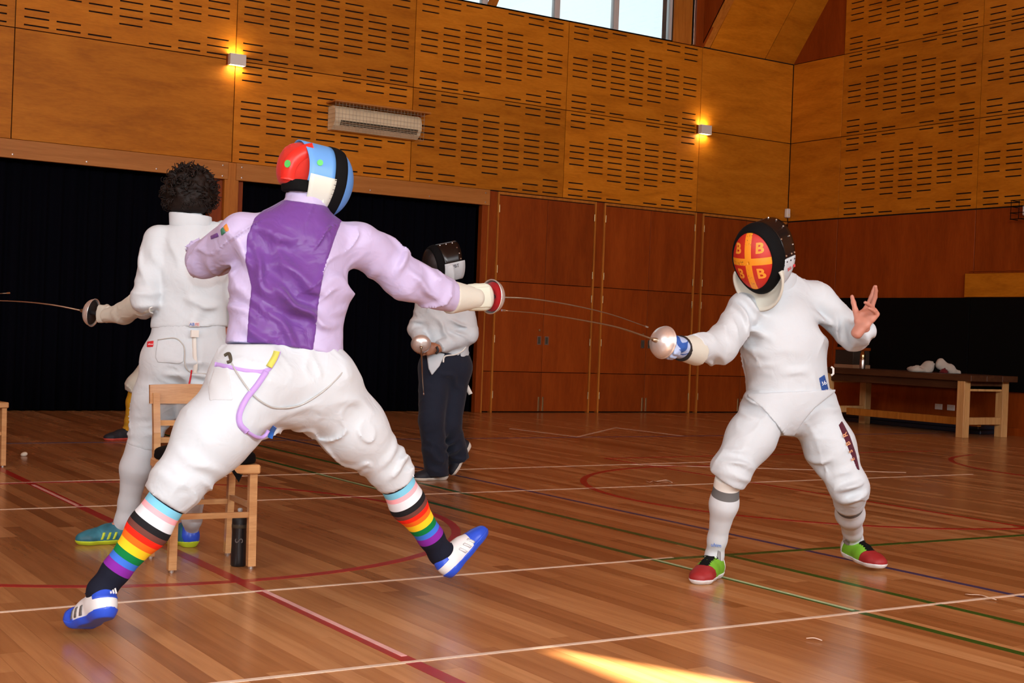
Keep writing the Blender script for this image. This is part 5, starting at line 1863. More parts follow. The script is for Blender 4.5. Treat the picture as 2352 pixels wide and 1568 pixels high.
M['glove_rwb'] = glove_mat()
glB = Field(hand_prims(B['wR'], dB, -CF * 0.2 + CR * 0.3 - CU * 0.9, -CF + CR * 0.2, FIST, (0.2, 0.3), 1.0, 1.2) + [seg(at(1570, 800, 5.68), at(1540, 793, 5.63), 0.045, 0.046, k=0.03)])
gB = skin('glove', glB, M['glove_rwb'], pbn, 0.0045)
gn = Field([seg(at(1602, 805, 5.76), at(1566, 800, 5.67), 0.066, 0.052, k=0.02)], [('plane', at(1600, 803, 5.755), B['eR'] - B['wR']), ('plane', at(1564, 800, 5.665), B['wR'] - B['eR'])])
skin('gauntlet', gn, M['suit_cream'], gB, 0.005)
skin('wrist_band', Field([seg(at(1567, 800, 5.672), at(1561, 799, 5.66), 0.055, 0.054, k=0.02)], [('plane', at(1567, 800, 5.672), B['eR'] - B['wR']), ('plane', at(1561, 799, 5.66), B['wR'] - B['eR'])]), M['black_rubber'], gB, 0.004)
M['cuff_lining'] = plain('yellow_cuff_edge', (0.72, 0.68, 0.42), 0.8)
# mask with the gold cross on red
fB, uB = B['hf'], B['hup']
mcB = at(1744, 593, 5.95)
mB = mask_matrix(mcB, fB, uB)
kwB = dict(W=0.120, Hh=0.158, Dp=0.100)


def cross_mat():
    t = NT('red_mesh_gold_cross')
    tc = t.n('ShaderNodeTexCoord')
    sx = t.n('ShaderNodeSeparateXYZ')
    t.l(tc.outputs['Object'], sx.inputs[0])
    a = t.m('LESS_THAN', t.m('ABSOLUTE', sx.outputs[0]), 0.0155)
    b = t.m('LESS_THAN', t.m('ABSOLUTE', t.m('ADD', sx.outputs[1], -0.004)), 0.0155)
    cr = t.m('MAXIMUM', a, b)
    nz = t.n('ShaderNodeTexNoise', Scale=170.0, Detail=3.0)
    t.l(tc.outputs['Object'], nz.inputs['Vector'])
    n2 = t.n('ShaderNodeTexNoise', Scale=18.0, Detail=1.0)
    t.l(tc.outputs['Object'], n2.inputs['Vector'])
    wear = t.m('MULTIPLY', t.m('GREATER_THAN', nz.outputs[0], 0.63), t.m('MULTIPLY', t.m('GREATER_THAN', n2.outputs[0], 0.50), cr))
    c = t.mix(cr, (0.52, 0.022, 0.012), (0.85, 0.30, 0.012))
    t.l(t.mix(wear, c, (0.05, 0.03, 0.015)), t.b.inputs['Base Color'])
    t.b.inputs['Roughness'].default_value = 0.45
    v = t.n('ShaderNodeTexVoronoi', Scale=420.0)
    t.l(tc.outputs['Object'], v.inputs['Vector'])
    bp = t.n('ShaderNodeBump', Strength=0.3, Distance=0.001)
    t.l(v.outputs[0], bp.inputs['Height'])
    t.l(bp.outputs[0], t.b.inputs['Normal'])
    return t.mat


mkB = empty('mask')
mkB.matrix_world = Matrix([list(map(float, r)) for r in mB])
mkB.parent = pbn
mkB.matrix_parent_inverse = pbn.matrix_basis.inverted()
face = mask_sheet('mesh_face', cross_mat(), mkB, mB, 56, lin(0.5, 55, 16), **kwB)
mask_sheet('rim', M['black_cloth'], mkB, mB, 56, [53, 60, 66, 72, 78, 84, 90, 91], 0.003, **kwB)
M['shell_black'] = plain('black_shell', (0.006, 0.006, 0.0065), 0.25)
mask_sheet('side_shell', M['shell_black'], mkB, mB, 44, lambda th: lin(90.5, 100.5 + 3.0 * math.cos(math.radians(th)), 7), 0.001, -95, 95, **kwB)
for a0, a1 in ((93, 165), (-165, -93)):
    mask_sheet('cheek_panel', M['suit_white'], mkB, mB, 20, lambda th: lin(90.5, 100.5, 6), 0.003, a0, a1, **kwB)
skin('hood', Field([seg(at(1778, 640, 6.14), at(1782, 672, 6.16), (0.105, 0.095), (0.10, 0.09), sdB, 0.03)], [('plane', at(1778, 628, 6.14), CU)]), M['suit_white'], mkB, 0.006)
bib(mkB, mB, M['suit_cream'], 0.085, kwB, 110, 250, back=-0.055)
sgnx = 1.0


def dome_warp(cx, cy):
    def w(co):
        x, y = cx + co.x, cy + co.y
        wv = kwB['W'] * (1 - 0.20 * max(0, -y / kwB['Hh']) ** 1.5)
        r = min(0.98, math.hypot(x / wv, y / kwB['Hh']))
        return Vector((x, y, kwB['Dp'] * math.sqrt(1 - r * r) + 0.0012 + co.z))
    return w


M['gold_paint'] = plain('gold_mask_paint', (0.85, 0.33, 0.03), 0.5)
for (cx, cy) in ((0.052, 0.060), (0.049, -0.052), (-0.052, 0.060), (-0.049, -0.052)):
    text_obj('painted_letter', 'B', 0.062, M['gold_paint'], face, mcB, mB[:3, 0], mB[:3, 1], 0.002, dome_warp(cx, cy), 0.0003)


def on_mask(Mx, th, ph, kwx, g=0.004):
    q = mask_point(math.radians(th), ph, np.zeros(3), np.array([1.0, 0, 0]), np.array([0, 0, 1.0]), np.array([0, 1.0, 0]), grow=g, **kwx)
    return Mx[:3, :3] @ q + Mx[:3, 3]


for th, ph in ((88, 92), (88, 97), (88, 99.8), (98, 92.5), (98, 96), (98, 99.5), (60, 92), (40, 100), (20, 101), (0, 101.5), (60, 99.5), (75, 99.5)):
    p = on_mask(mB, th, ph, kwB, 0.003)
    nn = p - mcB
    MB().lathe([(0, 0.004), (0.003, 0.003), (0.0045, -0.001)], p, nn - fB * (nn @ fB), 8).build('rivet', M['steel'] if th < 90 else M['ink_dark'], mkB)
pt = on_mask(mB, 112, 96, kwB, 0.0055)
text_obj('cheek_lettering', 'SG3', 0.020, M['ink_red'], mkB, pt, -fB * 1.0 + CU * 0.15, uB, 0.0003)
MB().bar(on_mask(mB, 110, 99.2, kwB, 0.0055), on_mask(mB, 110, 101.0, kwB, 0.0055), 0.012, 0.002, tuple(-CF + CR)).build('cheek_tag', M['ink_red'], mkB)
blB = curve3([GB + axB * 0.045, at(1420, 752, 5.43), at(1330, 734, 5.28), at(1240, 720, 5.13), at(1160, 713, 4.99)], 40)
epee('epee held out by the white fencer, blade reaching left past the lilac fencer\'s guard', GB, axB, blB)

# ================================================================ curly-haired fencer standing behind the chair, back to us
DC = 6.33
Cj = joints(dict(pel=at(432, 815, DC), waist=at(434, 740, DC), chest=at(438, 600, DC), neck=at(440, 515, DC), head=at(436, 447, DC + 0.02),
                 hf=nrm(CF * 0.8 - CR * 0.6), hup=CU, sL=at(366, 552, DC - 0.03), sR=at(508, 552, DC + 0.06), eL=at(335, 684, DC - 0.10), eR=at(528, 665, DC + 0.1),
                 wL=at(252, 724, DC + 0.20), wR=at(512, 735, DC + 0.22), hL=at(388, 830, DC - 0.02), hR=at(474, 830, DC + 0.04), kL=at(335, 1000, DC), kR=at(452, 1005, DC - 0.05),
                 aL=at(285, 1196, DC + 0.05), aR=at(440, 1196, DC - 0.02), tL=at(200, 1240, DC), tR=at(435, 1235, DC + 0.2)))
pc_ = empty('person', (*(Cj['aL'][:2] + Cj['aR'][:2]) / 2, 0))
tag(pc_, 'curly dark-haired person in white fencing kit standing behind the chair, back turned', 'person')
GC = at(214, 718, 6.62)
dC = nrm(GC - Cj['wL'])
make_body(Cj, M['skin_pale'], pc_, [hand_prims(Cj['wL'], dC, CF, CU, FIST, (0.2, 0.3), 0.95, 0.85), hand_prims(Cj['wR'], -CU, CR, CF, [(0.3, 0.3, 0.2)] * 4)])
sdC = Cj['side']
jkC = Field([seg(at(436, 750, DC), at(440, 640, DC), (0.176, 0.125), (0.155, 0.125), sdC, 0.05), seg(at(440, 640, DC), at(440, 575, DC), (0.155, 0.125), (0.155, 0.11), sdC, 0.05),
             seg(at(438, 575, DC), at(440, 515, DC), (0.15, 0.10), (0.07, 0.07), sdC, 0.06), seg(Cj['sL'], Cj['sR'], 0.062, k=0.05),
             seg(Cj['sL'], Cj['eL'], 0.072, 0.068, k=0.018), seg(Cj['eL'], at(325, 708, DC + 0.06), 0.068, 0.055, k=0.015), seg(Cj['sR'], Cj['eR'], 0.075, 0.065, k=0.05), seg(Cj['eR'], Cj['wR'], 0.065, 0.05, k=0.03)],
            [('plane', at(433, 752, DC), -CU + CR * 0.03), ('local', at(330, 703, DC + 0.05), Cj['wL'] - Cj['eL'], 0.11)],
            [(at(360, 600, DC - 0.1), nrm(CR + CU * 0.3), 0.06, 0.008, 0.11), (at(345, 680, DC - 0.1), nrm(CU), 0.05, 0.008, 0.09), (at(430, 700, DC - 0.12), nrm(CR), 0.12, 0.005, 0.14), (at(480, 720, DC - 0.12), nrm(CU + CR * 0.5), 0.08, 0.006, 0.12), (at(500, 600, DC - .05), nrm(CR + CU), 0.06, 0.007, 0.10)], noise=(0.003, 22, 12))
jkC.folds = [(c, d, l, 1.55 * a, R) for c, d, l, a, R in jkC.folds]
jc = skin('jacket', jkC, M['suit_white'], pc_, 0.0075)
skin('collar', Field([seg(at(438, 512, DC), at(437, 484, DC), (0.098, 0.080), (0.098, 0.078), sdC, 0.02)], [('plane', at(437, 492, DC), CU + CR * 0.10)]), M['suit_white'], jc, 0.005)
M['label_white'] = plain('white_label', (0.7, 0.7, 0.7), 0.6)
lb = patch('hem_label', jkC, M['label_white'], jc, [(434, 738), (459, 739), (459, 752), (434, 751)], DC - 0.1, 0.003, 0.003, 0.12)
text_obj('label_lettering', 'AB', 0.020, M['ink_blue'], lb, surf(jkC, 441, 745, 0.014, 5.9, 6.5), CR, CU)
text_obj('label_lettering', 'FE', 0.018, M['ink_red'], lb, surf(jkC, 453, 745, 0.014, 5.9, 6.5), CR, CU)
cord('side_ring', jkC, [(350, 704), (344, 708), (344, 716), (350, 719)], 0.004, M['strap_white'], jc, 5.9, 6.6)
brC = Field([seg(at(433, 750, DC), at(432, 820, DC), (0.170, 0.12), (0.182, 0.135), sdC, 0.05), seg(Cj['hL'], Cj['hR'], 0.115, k=0.06),
             seg(Cj['hL'], Cj['kL'] * 0.5 + Cj['hL'] * 0.5, 0.125, 0.105, k=0.04), seg(Cj['kL'] * 0.5 + Cj['hL'] * 0.5, at(328, 1015, DC), 0.105, 0.074, k=0.05),
             seg(Cj['hR'], Cj['kR'] * 0.5 + Cj['hR'] * 0.5, 0.120, 0.100, k=0.04), seg(Cj['kR'] * 0.5 + Cj['hR'] * 0.5, at(450, 1020, DC - 0.05), 0.100, 0.072, k=0.05)],
            [('plane', at(433, 738, DC), CU), ('local', at(324, 1024, DC), Cj['aL'] - Cj['kL'], 0.12), ('local', at(450, 1024, DC - 0.05), -CU, 0.12)],
            [(at(333, 985, DC), nrm(CU), 0.032, 0.009, 0.11), (at(450, 990, DC), nrm(CU), 0.035, 0.009, 0.11), (at(400, 880, DC - 0.1), nrm(CU + CR * 0.3), 0.07, 0.007, 0.13), (at(450, 870, DC - 0.1), nrm(CU), 0.05, 0.008, 0.11), (at(360, 940, DC - .05), nrm(CU), 0.05, 0.006, 0.10)], noise=(0.003, 22, 8))
bc = skin('breeches', brC, M['suit_white'], pc_, 0.0075)
M['pocket_line'] = plain('pocket_piping', (0.5, 0.49, 0.46), 0.8)
patch('pocket', brC, M['suit_white'], bc, [(362, 780), (400, 776), (416, 784), (424, 800), (422, 830), (412, 836), (362, 832), (356, 820)], DC - 0.1, 0.005, 0.004, 0.16)
cord('pocket_piping', brC, [(362, 780), (400, 776), (418, 788), (424, 804), (424, 828), (428, 845), (440, 855), (470, 858), (490, 858)], 0.003, M['pocket_line'], bc, 5.9, 6.6, 0.006)
tg = patch('hip_tag', brC, M['label_red'], bc, [(338, 784), (353, 782), (352, 797), (337, 797)], DC, 0.003, 0.003, 0.2)
text_obj('tag_lettering', 'allstar', 0.010, M['ink_white'], tg, surf(brC, 346, 790, 0.013, 5.9, 6.6), CR, CU)
ribbon('back_strap', brC, [(446, 762), (446, 790), (447, 815), (449, 840), (447, 856)], 0.020, M['strap_white'], bc, 5.9, 6.6, 0.006)
MB().box(-0.018, 0.018, -0.012, 0.0, -0.016, 0.016).build('strap_buckle', M['strap_white'], bc, loc=tuple(surf(brC, 446, 766, 0.010, 5.9, 6.6)))
cord('red_cord', brC, [(440, 850), (438, 865), (434, 884)], 0.004, M['label_red'], bc, 5.9, 6.6, 0.008)


def grey_sock(L):
    n_sock[0] += 1
    return stripe_mat('white_sock_%d' % n_sock[0], L, [(0.0, (0.55, 0.59, 0.63)), (0.5, (0.57, 0.61, 0.65))])


sock(pc_, at(325, 1018, DC), at(288, 1192, DC + 0.05), at(265, 1225, DC + 0.05), 0.066, 0.069, 0.044, grey_sock, -CF)
sock(pc_, at(450, 1018, DC - 0.05), at(441, 1192, DC - 0.02), at(440, 1228, DC + 0.05), 0.064, 0.066, 0.042, grey_sock, -CF)
M['shoe_teal'] = plain('teal_mesh', (0.025, 0.17, 0.24), 0.5, bump=0.3, bscale=400, vary=0.3)
M['shoe_lime'] = plain('lime_rubber', (0.52, 0.68, 0.03), 0.5)
M['lace_blue'] = plain('blue_lace', (0.03, 0.08, 0.45), 0.7)
stC = dict(mats=dict(upper=M['shoe_teal'], sole=M['shoe_lime'], toe=M['shoe_teal'], heel=M['shoe_blue'], lace=M['lace_blue'], tongue=M['shoe_blue'], stripe=M['shoe_lime']))
hc = on_floor(312, 1246)
tc_ = on_floor(193, 1250)
shoe(pc_, hc, nrm(np.array([*(tc_ - hc)[:2], 0])), (0, 0, 1), stC)
hc2 = on_floor(444, 1258)
shoe(pc_, hc2, nrm(np.array([-0.15, 1.0, 0])), (0, 0, 1), stC)
glC = Field(hand_prims(Cj['wL'], dC, CF, CU, FIST, (0.2, 0.3), 1.0, 1.15))
gC = skin('glove', glC, M['suit_cream'], pc_, 0.0045)
skin('gauntlet', Field([seg(Cj['eL'] + CU * -0.01, at(285, 718, DC + 0.12), 0.058, 0.052, k=0.02), seg(at(285, 718, DC + 0.12), at(248, 724, DC + 0.21), 0.052, 0.036, k=0.02)], noise=(0.002, 40, 3)), M['suit_cream'], gC, 0.005)
# curly hair: lumpy mass and loose curls
hrng = np.random.RandomState(4)
M['hair_dark'] = plain('dark_brown_hair', (0.009, 0.0045, 0.003), 0.6, bump=0.8, bscale=220, spec=0.25)
hc0 = Cj['head'] + CU * 0.012
hp = [ell(hc0 - CU * 0.005, 0.112, 0.115, 0.105, CR, CF, 0.03), ell(hc0 - CU * 0.06 + CF * -0.03, 0.095, 0.08, 0.05, CR, CF, 0.03)]
for _ in range(150):
    v = nrm(hrng.normal(size=3))
    if v @ CU < -0.75 or (v @ Cj['hf'] > 0.55 and v @ CU < 0.3):
        continue
    hp.append(ell(hc0 + v * np.array([0.108]) * (0.92 + 0.14 * hrng.rand()), 0.020, 0.020, 0.020, CR, CF, 0.008))
ho = skin('hair', Field(hp), M['hair_dark'], pc_, 0.005, it=1)
cm = MB()
for _ in range(230):
    v = nrm(hrng.normal(size=3))
    if v @ CU < -0.7 or (v @ Cj['hf'] > 0.5 and v @ CU < 0.2):
        continue
    c = hc0 + v * 0.118
    t = nrm(np.cross(v, hrng.normal(size=3)))
    b = np.cross(v, t)
    r0, tw = 0.010 + 0.009 * hrng.rand(), hrng.uniform(1.2, 2.2)
    cm.tube([c + t * (r0 * math.cos(a * tw)) + v * (r0 * math.sin(a * tw) + 0.003 * a) + b * (0.006 * a) for a in np.linspace(0, 4.6, 10)], lin(0.0034, 0.0016, 10), 5)
cm.build('curls', M['hair_dark'], ho, True)
epee('epee of the curly-haired person, thin blade leaving the picture at left', GC, nrm(at(100, 697, 6.66) - GC), curve3([GC + nrm(at(100, 697, 6.66) - GC) * 0.045, at(120, 700, 6.65), at(40, 692, 6.70), at(-60, 690, 6.76), at(-190, 694, 6.85)], 32))
# tip of an opponent's blade coming in from the left edge
GD = at(-360, 690, 7.3)
epee('tip of another epee poking in at the left edge above the first blade', GD, nrm(at(18, 673, 6.9) - GD), curve3([GD + nrm(at(18, 673, 6.9) - GD) * 0.045, at(-150, 684, 7.08), at(16, 673, 6.9)], 24))

# ================================================================ masked person in navy trousers walking in the back
DD = 9.62
Dj = joints(dict(pel=at(1022, 835, DD), waist=at(1024, 785, DD), chest=at(1024, 720, DD), neck=at(1022, 662, DD), head=at(1010, 612, DD),
                 hf=nrm(-CR * 0.85 - CF * 0.5 - CU * 0.22), hup=CU, sR=at(980, 693, DD - 0.05), sL=at(1062, 690, DD + 0.08), eR=at(958, 756, DD - 0.02), eL=at(1076, 768, DD - 0.02),
                 wR=at(968, 792, DD - 0.2), wL=at(1005, 800, DD - 0.2), hR=at(1002, 845, DD - 0.04), hL=at(1044, 845, DD + 0.06), kR=at(990, 965, DD - 0.12), kL=at(1030, 972, DD + 0.02),
                 aR=at(1002, 1075, DD - 0.02), aL=at(1052, 1058, DD + 0.2), tR=at(955, 1092, DD - 0.1), tL=at(1045, 1085, DD + 0.1)))
pd_ = empty('person', (*(Dj['aL'][:2] + Dj['aR'][:2]) / 2, 0))
tag(pd_, 'masked person in white jacket and navy trousers walking by the dark curtain', 'person')
rhD = hand_prims(Dj['wR'], -CU * 0.25 - CR * 0.2 - CF * 0.7, CR, CU, FIST, (0.2, 0.3), 0.9)
lhD = hand_prims(Dj['wL'], -CR * 0.9 - CU * 0.1 - CF * 0.4, CF, CU, [(0.5, 0.8, 0.5)] * 4, (0.4, 0.3), 0.95, 1.1)
make_body(Dj, M['skin_tan'], pd_, [rhD, lhD])
sdD = Dj['side']
jkD = Field([seg(at(1026, 815, DD), at(1024, 740, DD), (0.160, 0.125), (0.165, 0.130), sdD, 0.05), seg(at(1024, 740, DD), at(1023, 705, DD), (0.165, 0.130), (0.160, 0.11), sdD, 0.05),
             seg(at(1023, 705, DD), at(1022, 660, DD), (0.15, 0.10), (0.075, 0.07), sdD, 0.06), seg(Dj['sL'], Dj['sR'], 0.064, k=0.06),
             seg(Dj['sR'], Dj['eR'], 0.072, 0.062, k=0.05), seg(Dj['eR'], Dj['wR'], 0.062, 0.046, k=0.03), seg(Dj['sL'], Dj['eL'], 0.076, 0.070, k=0.05), seg(Dj['eL'], Dj['wL'], 0.070, 0.048, k=0.03)],
            [('plane', at(1030, 812, DD), nrm(-CU - CR * 0.35)), ('local', Dj['wR'], Dj['wR'] - Dj['eR'], 0.09), ('local', Dj['wL'] + CR * 0.02, Dj['wL'] - Dj['eL'], 0.07)],
            [(at(1060, 750, DD - 0.08), nrm(CU + CR * 0.5), 0.05, 0.012, 0.13), (at(1020, 760, DD - 0.12), nrm(CR + CU), 0.07, 0.010, 0.14), (at(965, 740, DD - 0.05), nrm(CU), 0.05, 0.009, 0.1)], noise=(0.004, 24, 15))
jd = skin('jacket', jkD, M['suit_white'], pd_, 0.009)
trD = Field([seg(at(1026, 795, DD), at(1022, 845, DD), (0.155, 0.12), (0.165, 0.135), sdD, 0.05), seg(Dj['hL'], Dj['hR'], 0.115, k=0.06),
             seg(Dj['hR'], Dj['kR'], 0.125, 0.088, k=0.05), seg(Dj['kR'], at(1002, 1085, DD - 0.02), 0.088, 0.086, k=0.03), seg(Dj['hL'], Dj['kL'], 0.125, 0.092, k=0.05), seg(Dj['kL'], at(1054, 1066, DD + 0.18), 0.092, 0.080, k=0.03)],
            [('plane', at(1026, 790, DD), CU), ('plane', at(1002, 1092, DD), -CU), ('local', at(1056, 1062, DD + 0.18), nrm(CR * 0.5 - CU), 0.10)],
            [(at(995, 1050, DD - 0.08), nrm(CU + CR * 0.3), 0.08, 0.010, 0.16), (at(1040, 1020, DD), nrm(CU - CR * 0.4), 0.08, 0.010, 0.15), (at(1020, 880, DD - 0.1), nrm(CU + CR * 0.5), 0.09, 0.008, 0.16)], noise=(0.004, 22, 16))
td = skin('trousers', trD, M['navy_cloth'], pd_, 0.009)
patch('jacket_tail', Field(trD.prims, grow=0.010), M['suit_white'], jd, [(978, 800), (1022, 812), (1010, 840), (992, 862), (984, 846)], DD - 0.08, 0.006, 0.006, 0.15)
cord('jacket_zip', trD, [(1018, 832), (1022, 818), (1045, 814), (1062, 806), (1070, 796)], 0.006, M['strap_white'], jd, 9.2, 9.9, 0.012)
ribbon('hanging_strap', trD, [at(1063, 862, DD + 0.05), at(1070, 882, DD + 0.07), at(1081, 905, DD + 0.08)], 0.030, M['strap_white'], jd, 9.2, 9.9)
MB().tube(curve3([at(1003, 796, DD - 0.24), at(1006, 805, DD - 0.245), at(1001, 812, DD - 0.24)], 10), 0.008, 6).build('wristwatch', M['black_rubber'], pd_, True)
M['shoe_black'] = plain('black_knit', (0.010, 0.012, 0.020), 0.7)
M['sole_cream'] = plain('cream_rubber', (0.72, 0.68, 0.60), 0.6)
M['lace_pink'] = plain('pink_lace', (0.75, 0.05, 0.16), 0.6)
stD = dict(mats=dict(upper=M['shoe_black'], sole=M['sole_cream'], toe=M['shoe_black'], heel=M['shoe_black'], lace=M['lace_pink'], tongue=M['shoe_black']))
hd_ = on_floor(1026, 1101)
shoe(pd_, hd_, nrm(np.array([*(on_floor(948, 1104) - hd_)[:2], 0])), (0, 0, 1), stD)
hd2 = at(1083, 1022, DD + 0.22)
shoe(pd_, hd2, nrm(at(1044, 1092, DD + 0.10) - hd2), nrm(-CR * 0.8 + CU * 0.5 - CF * 0.2), stD)
fD, uD = Dj['hf'], Dj['hup']
mcD = at(1003, 607, DD - 0.06)
mD = mask_matrix(mcD, fD, uD)


def mesh_mat():
    t = NT('dark_see_through_mesh')
    t.b.inputs['Base Color'].default_value = (0.012, 0.012, 0.014, 1)
    t.b.inputs['Roughness'].default_value = 0.5
    tr = t.n('ShaderNodeBsdfTransparent')
    mx = t.n('ShaderNodeMixShader')
    mx.inputs[0].default_value = 0.55
    out = [x for x in t.t.nodes if x.type == 'OUTPUT_MATERIAL'][0]
    t.l(tr.outputs[0], mx.inputs[1])
    t.l(t.b.outputs[0], mx.inputs[2])
    t.l(mx.outputs[0], out.inputs[0])
    return t.mat


kwD = dict(W=0.108, Hh=0.138, Dp=0.10)
mkD = empty('mask')
mkD.matrix_world = Matrix([list(map(float, r)) for r in mD])
mkD.parent = pd_
mkD.matrix_parent_inverse = pd_.matrix_basis.inverted()
mask_sheet('mesh_face', mesh_mat(), mkD, mD, 40, lin(0.5, 64, 12), **kwD)
mask_sheet('rim', M['black_cloth'], mkD, mD, 40, [62, 70, 78, 86, 91], 0.003, **kwD)
mask_sheet('side_shell', M['shell_black'], mkD, mD, 36, lambda th: lin(90.5, 105 + 2.5 * math.cos(math.radians(th)), 6), 0.001, -95, 95, **kwD)
for a0, a1 in ((93, 165), (-165, -93)):
    mask_sheet('cheek_panel', M['suit_white'], mkD, mD, 20, lambda th: lin(90.5, 107, 6), 0.003, a0, a1, **kwD)
for th, ph in ((25, 93), (25, 98), (25, 103), (50, 104), (70, 104), (86, 104)):
    p = on_mask(mD, th, ph, kwD, 0.004)
    nn = p - mcD
    MB().lathe([(0, 0.004), (0.004, 0.003), (0.006, -0.001)], p, nn - fD * (nn @ fD), 8).build('rivet', M['steel'], mkD)
text_obj('cheek_lettering', 'PBT', 0.034, M['ink_dark'], mkD, on_mask(mD, 104, 99, kwD, 0.007), -fD, uD)
bib(mkD, mD, M['suit_white'], 0.06, kwD)
GE = at(967, 790, DD - 0.32)
axE = nrm(at(973, 903, 8.75) - at(968, 815, 9.28))
epee('epee pointing down in the hands of the person in navy trousers', GE, axE, curve3([GE + axE * 0.045, at(970, 860, 9.02), at(973, 903, 8.74)], 16))

# ================================================================ two more fencers: one almost hidden behind the curly-haired one, one just outside the picture
def yellow_sock(L):
    n_sock[0] += 1
    return stripe_mat('yellow_sock_%d' % n_sock[0], L, [(0.0, (0.62, 0.33, 0.02)), (0.6, (0.55, 0.28, 0.02))])


M['sole_red'] = plain('coral_rubber', (0.6, 0.08, 0.06), 0.6)
stE = dict(mats=dict(upper=M['shoe_black'], sole=M['sole_red'], toe=M['shoe_black'], heel=M['shoe_black'], lace=M['black_cloth'], tongue=M['shoe_black']))


def simple_fencer(label, d, D0, feet, sock_fn, weapon=None):
    ank = {}
    for q in 'LR':
        hq, fq = feet[q]
        ank[q] = ankle_of(hq, fq, (0, 0, 1))
        d['a' + q], d['t' + q] = ank[q][0], np.asarray(hq) + np.asarray(fq) * 0.25 + np.array([0, 0, 0.03])
    J = joints(d)
    root = empty('person', (*(J['aL'][:2] + J['aR'][:2]) / 2, 0))
    tag(root, label, 'person')
    make_body(J, M['skin_pale'], root, [hand_prims(J['wL'], J['wL'] - J['eL'], -CU, CR, FIST, (0.2, 0.3), 0.9), hand_prims(J['wR'], J['wR'] - J['eR'], -CF * 0.3 - CU, -CF, FIST, (0.2, 0.3), 0.9)])
    sd = J['side']
    jk = Field([seg(J['pel'] + CU * 0.02, J['chest'], (0.165, 0.13), (0.165, 0.12), sd, 0.05), seg(J['chest'], J['neck'], (0.14, 0.10), (0.07, 0.07), sd, 0.05), seg(J['sL'], J['sR'], 0.062, k=0.05)] +
               [seg(J[a + q], J[b + q], ra, rb, k=0.03) for q in 'LR' for a, b, ra, rb in (('s', 'e', 0.072, 0.064), ('e', 'w', 0.064, 0.048))],
               [('plane', J['pel'] + CU * 0.01, -CU)], noise=(0.004, 22, 21))
    skin('jacket', jk, M['suit_white'], root, 0.010)
    hem = {q: J['k' + q] + nrm(J['a' + q] - J['k' + q]) * 0.07 for q in 'LR'}
    br = Field([seg(J['hL'], J['hR'], 0.11, k=0.05), seg(J['pel'], J['waist'], (0.15, 0.115), (0.14, 0.11), sd, 0.05)] + [seg(J['h' + q], J['k' + q], 0.12, 0.082, k=0.05) for q in 'LR'] + [seg(J['k' + q], hem[q], 0.082, 0.074, k=0.03) for q in 'LR'],
               [('local', hem[q], J['a' + q] - J['k' + q], 0.12) for q in 'LR'], noise=(0.004, 22, 2))
    skin('breeches', br, M['suit_cream'], root, 0.010)
    for q in 'LR':
        sock(root, hem[q] - nrm(J['a' + q] - J['k' + q]) * 0.01, ank[q][0], ank[q][1], 0.060, 0.062, 0.040, sock_fn, CF)
        shoe(root, feet[q][0], feet[q][1], (0, 0, 1), stE)
    mc = J['head'] + J['hf'] * 0.075
    mm = mask_matrix(mc, J['hf'], J['hup'])
    k_ = empty('mask')
    k_.matrix_world = Matrix([list(map(float, r)) for r in mm])
    k_.parent = root
    k_.matrix_parent_inverse = root.matrix_basis.inverted()
    mask_sheet('mesh_face', M['shell_black'], k_, mm, 36, lin(0.5, 66, 10), **kwD)
    mask_sheet('rim', M['black_cloth'], k_, mm, 36, [64, 74, 84, 91], 0.003, **kwD)
    mask_sheet('side_shell', M['shell_black'], k_, mm, 30, lambda th: lin(90.5, 104, 6), 0.001, -95, 95, **kwD)
    bib(k_, mm, M['suit_white'], 0.06, kwD)
    sh_ = Field([ell(J['head'] - J['hf'] * 0.012 + J['hup'] * 0.025, 0.082, 0.099, 0.097, np.cross(J['hf'], J['hup']), J['hf'])], [('plane', J['head'] - J['hup'] * 0.03, -J['hup'])], noise=(0.003, 70, 4))
    skin('hair', sh_, M['hair_dark'], root, 0.008)
    return J


DE = 11.85
hE1, hE2 = on_floor(306, 1010), on_floor(462, 1008)
simple_fencer('person mostly hidden behind the curly-haired fencer, bent knee and dark shoe showing',
              dict(pel=at(385, 800, DE), waist=at(392, 765, DE), chest=at(402, 700, DE), neck=at(408, 655, DE), head=at(408, 622, DE), hf=nrm(-CR), hup=CU,
                   sL=at(398, 668, DE - 0.15), sR=at(420, 668, DE + 0.15), eL=at(395, 720, DE - 0.2), eR=at(440, 720, DE + 0.2), wL=at(400, 770, DE - 0.2), wR=at(450, 760, DE + 0.2),
                   hL=at(375, 812, DE - 0.08), hR=at(398, 812, DE + 0.08), kL=at(314, 880, DE - 0.1), kR=at(425, 900, DE + 0.05)), DE,
              dict(L=(hE1, nrm(np.array([*(on_floor(236, 1012) - hE1)[:2], 0]))), R=(hE2, nrm(np.array([*(on_floor(400, 1010) - hE2)[:2], 0])))), yellow_sock)
DF = 7.45
hF1, hF2 = on_floor(-740, 1136), on_floor(-560, 1142)
simple_fencer('white-clad fencer standing just outside the left picture edge with epee extended',
              dict(pel=at(-650, 800, DF), waist=at(-648, 740, DF), chest=at(-644, 630, DF), neck=at(-640, 545, DF), head=at(-630, 490, DF), hf=nrm(CR - CF * 0.2), hup=CU,
                   sL=at(-690, 580, DF + 0.08), sR=at(-590, 580, DF - 0.08), eL=at(-740, 670, DF + 0.15), eR=at(-500, 655, DF - 0.12), wL=at(-720, 760, DF + 0.1), wR=at(-412, 690, DF - 0.15),
                   hL=at(-690, 805, DF + 0.05), hR=at(-610, 805, DF - 0.05), kL=at(-720, 960, DF + 0.05), kR=at(-570, 950, DF - 0.1)), DF,
              dict(L=(hF1, nrm(np.array([*(on_floor(-780, 1165) - hF1)[:2], 0]))), R=(hF2, nrm(np.array([*(on_floor(-480, 1148) - hF2)[:2], 0])))), grey_sock)

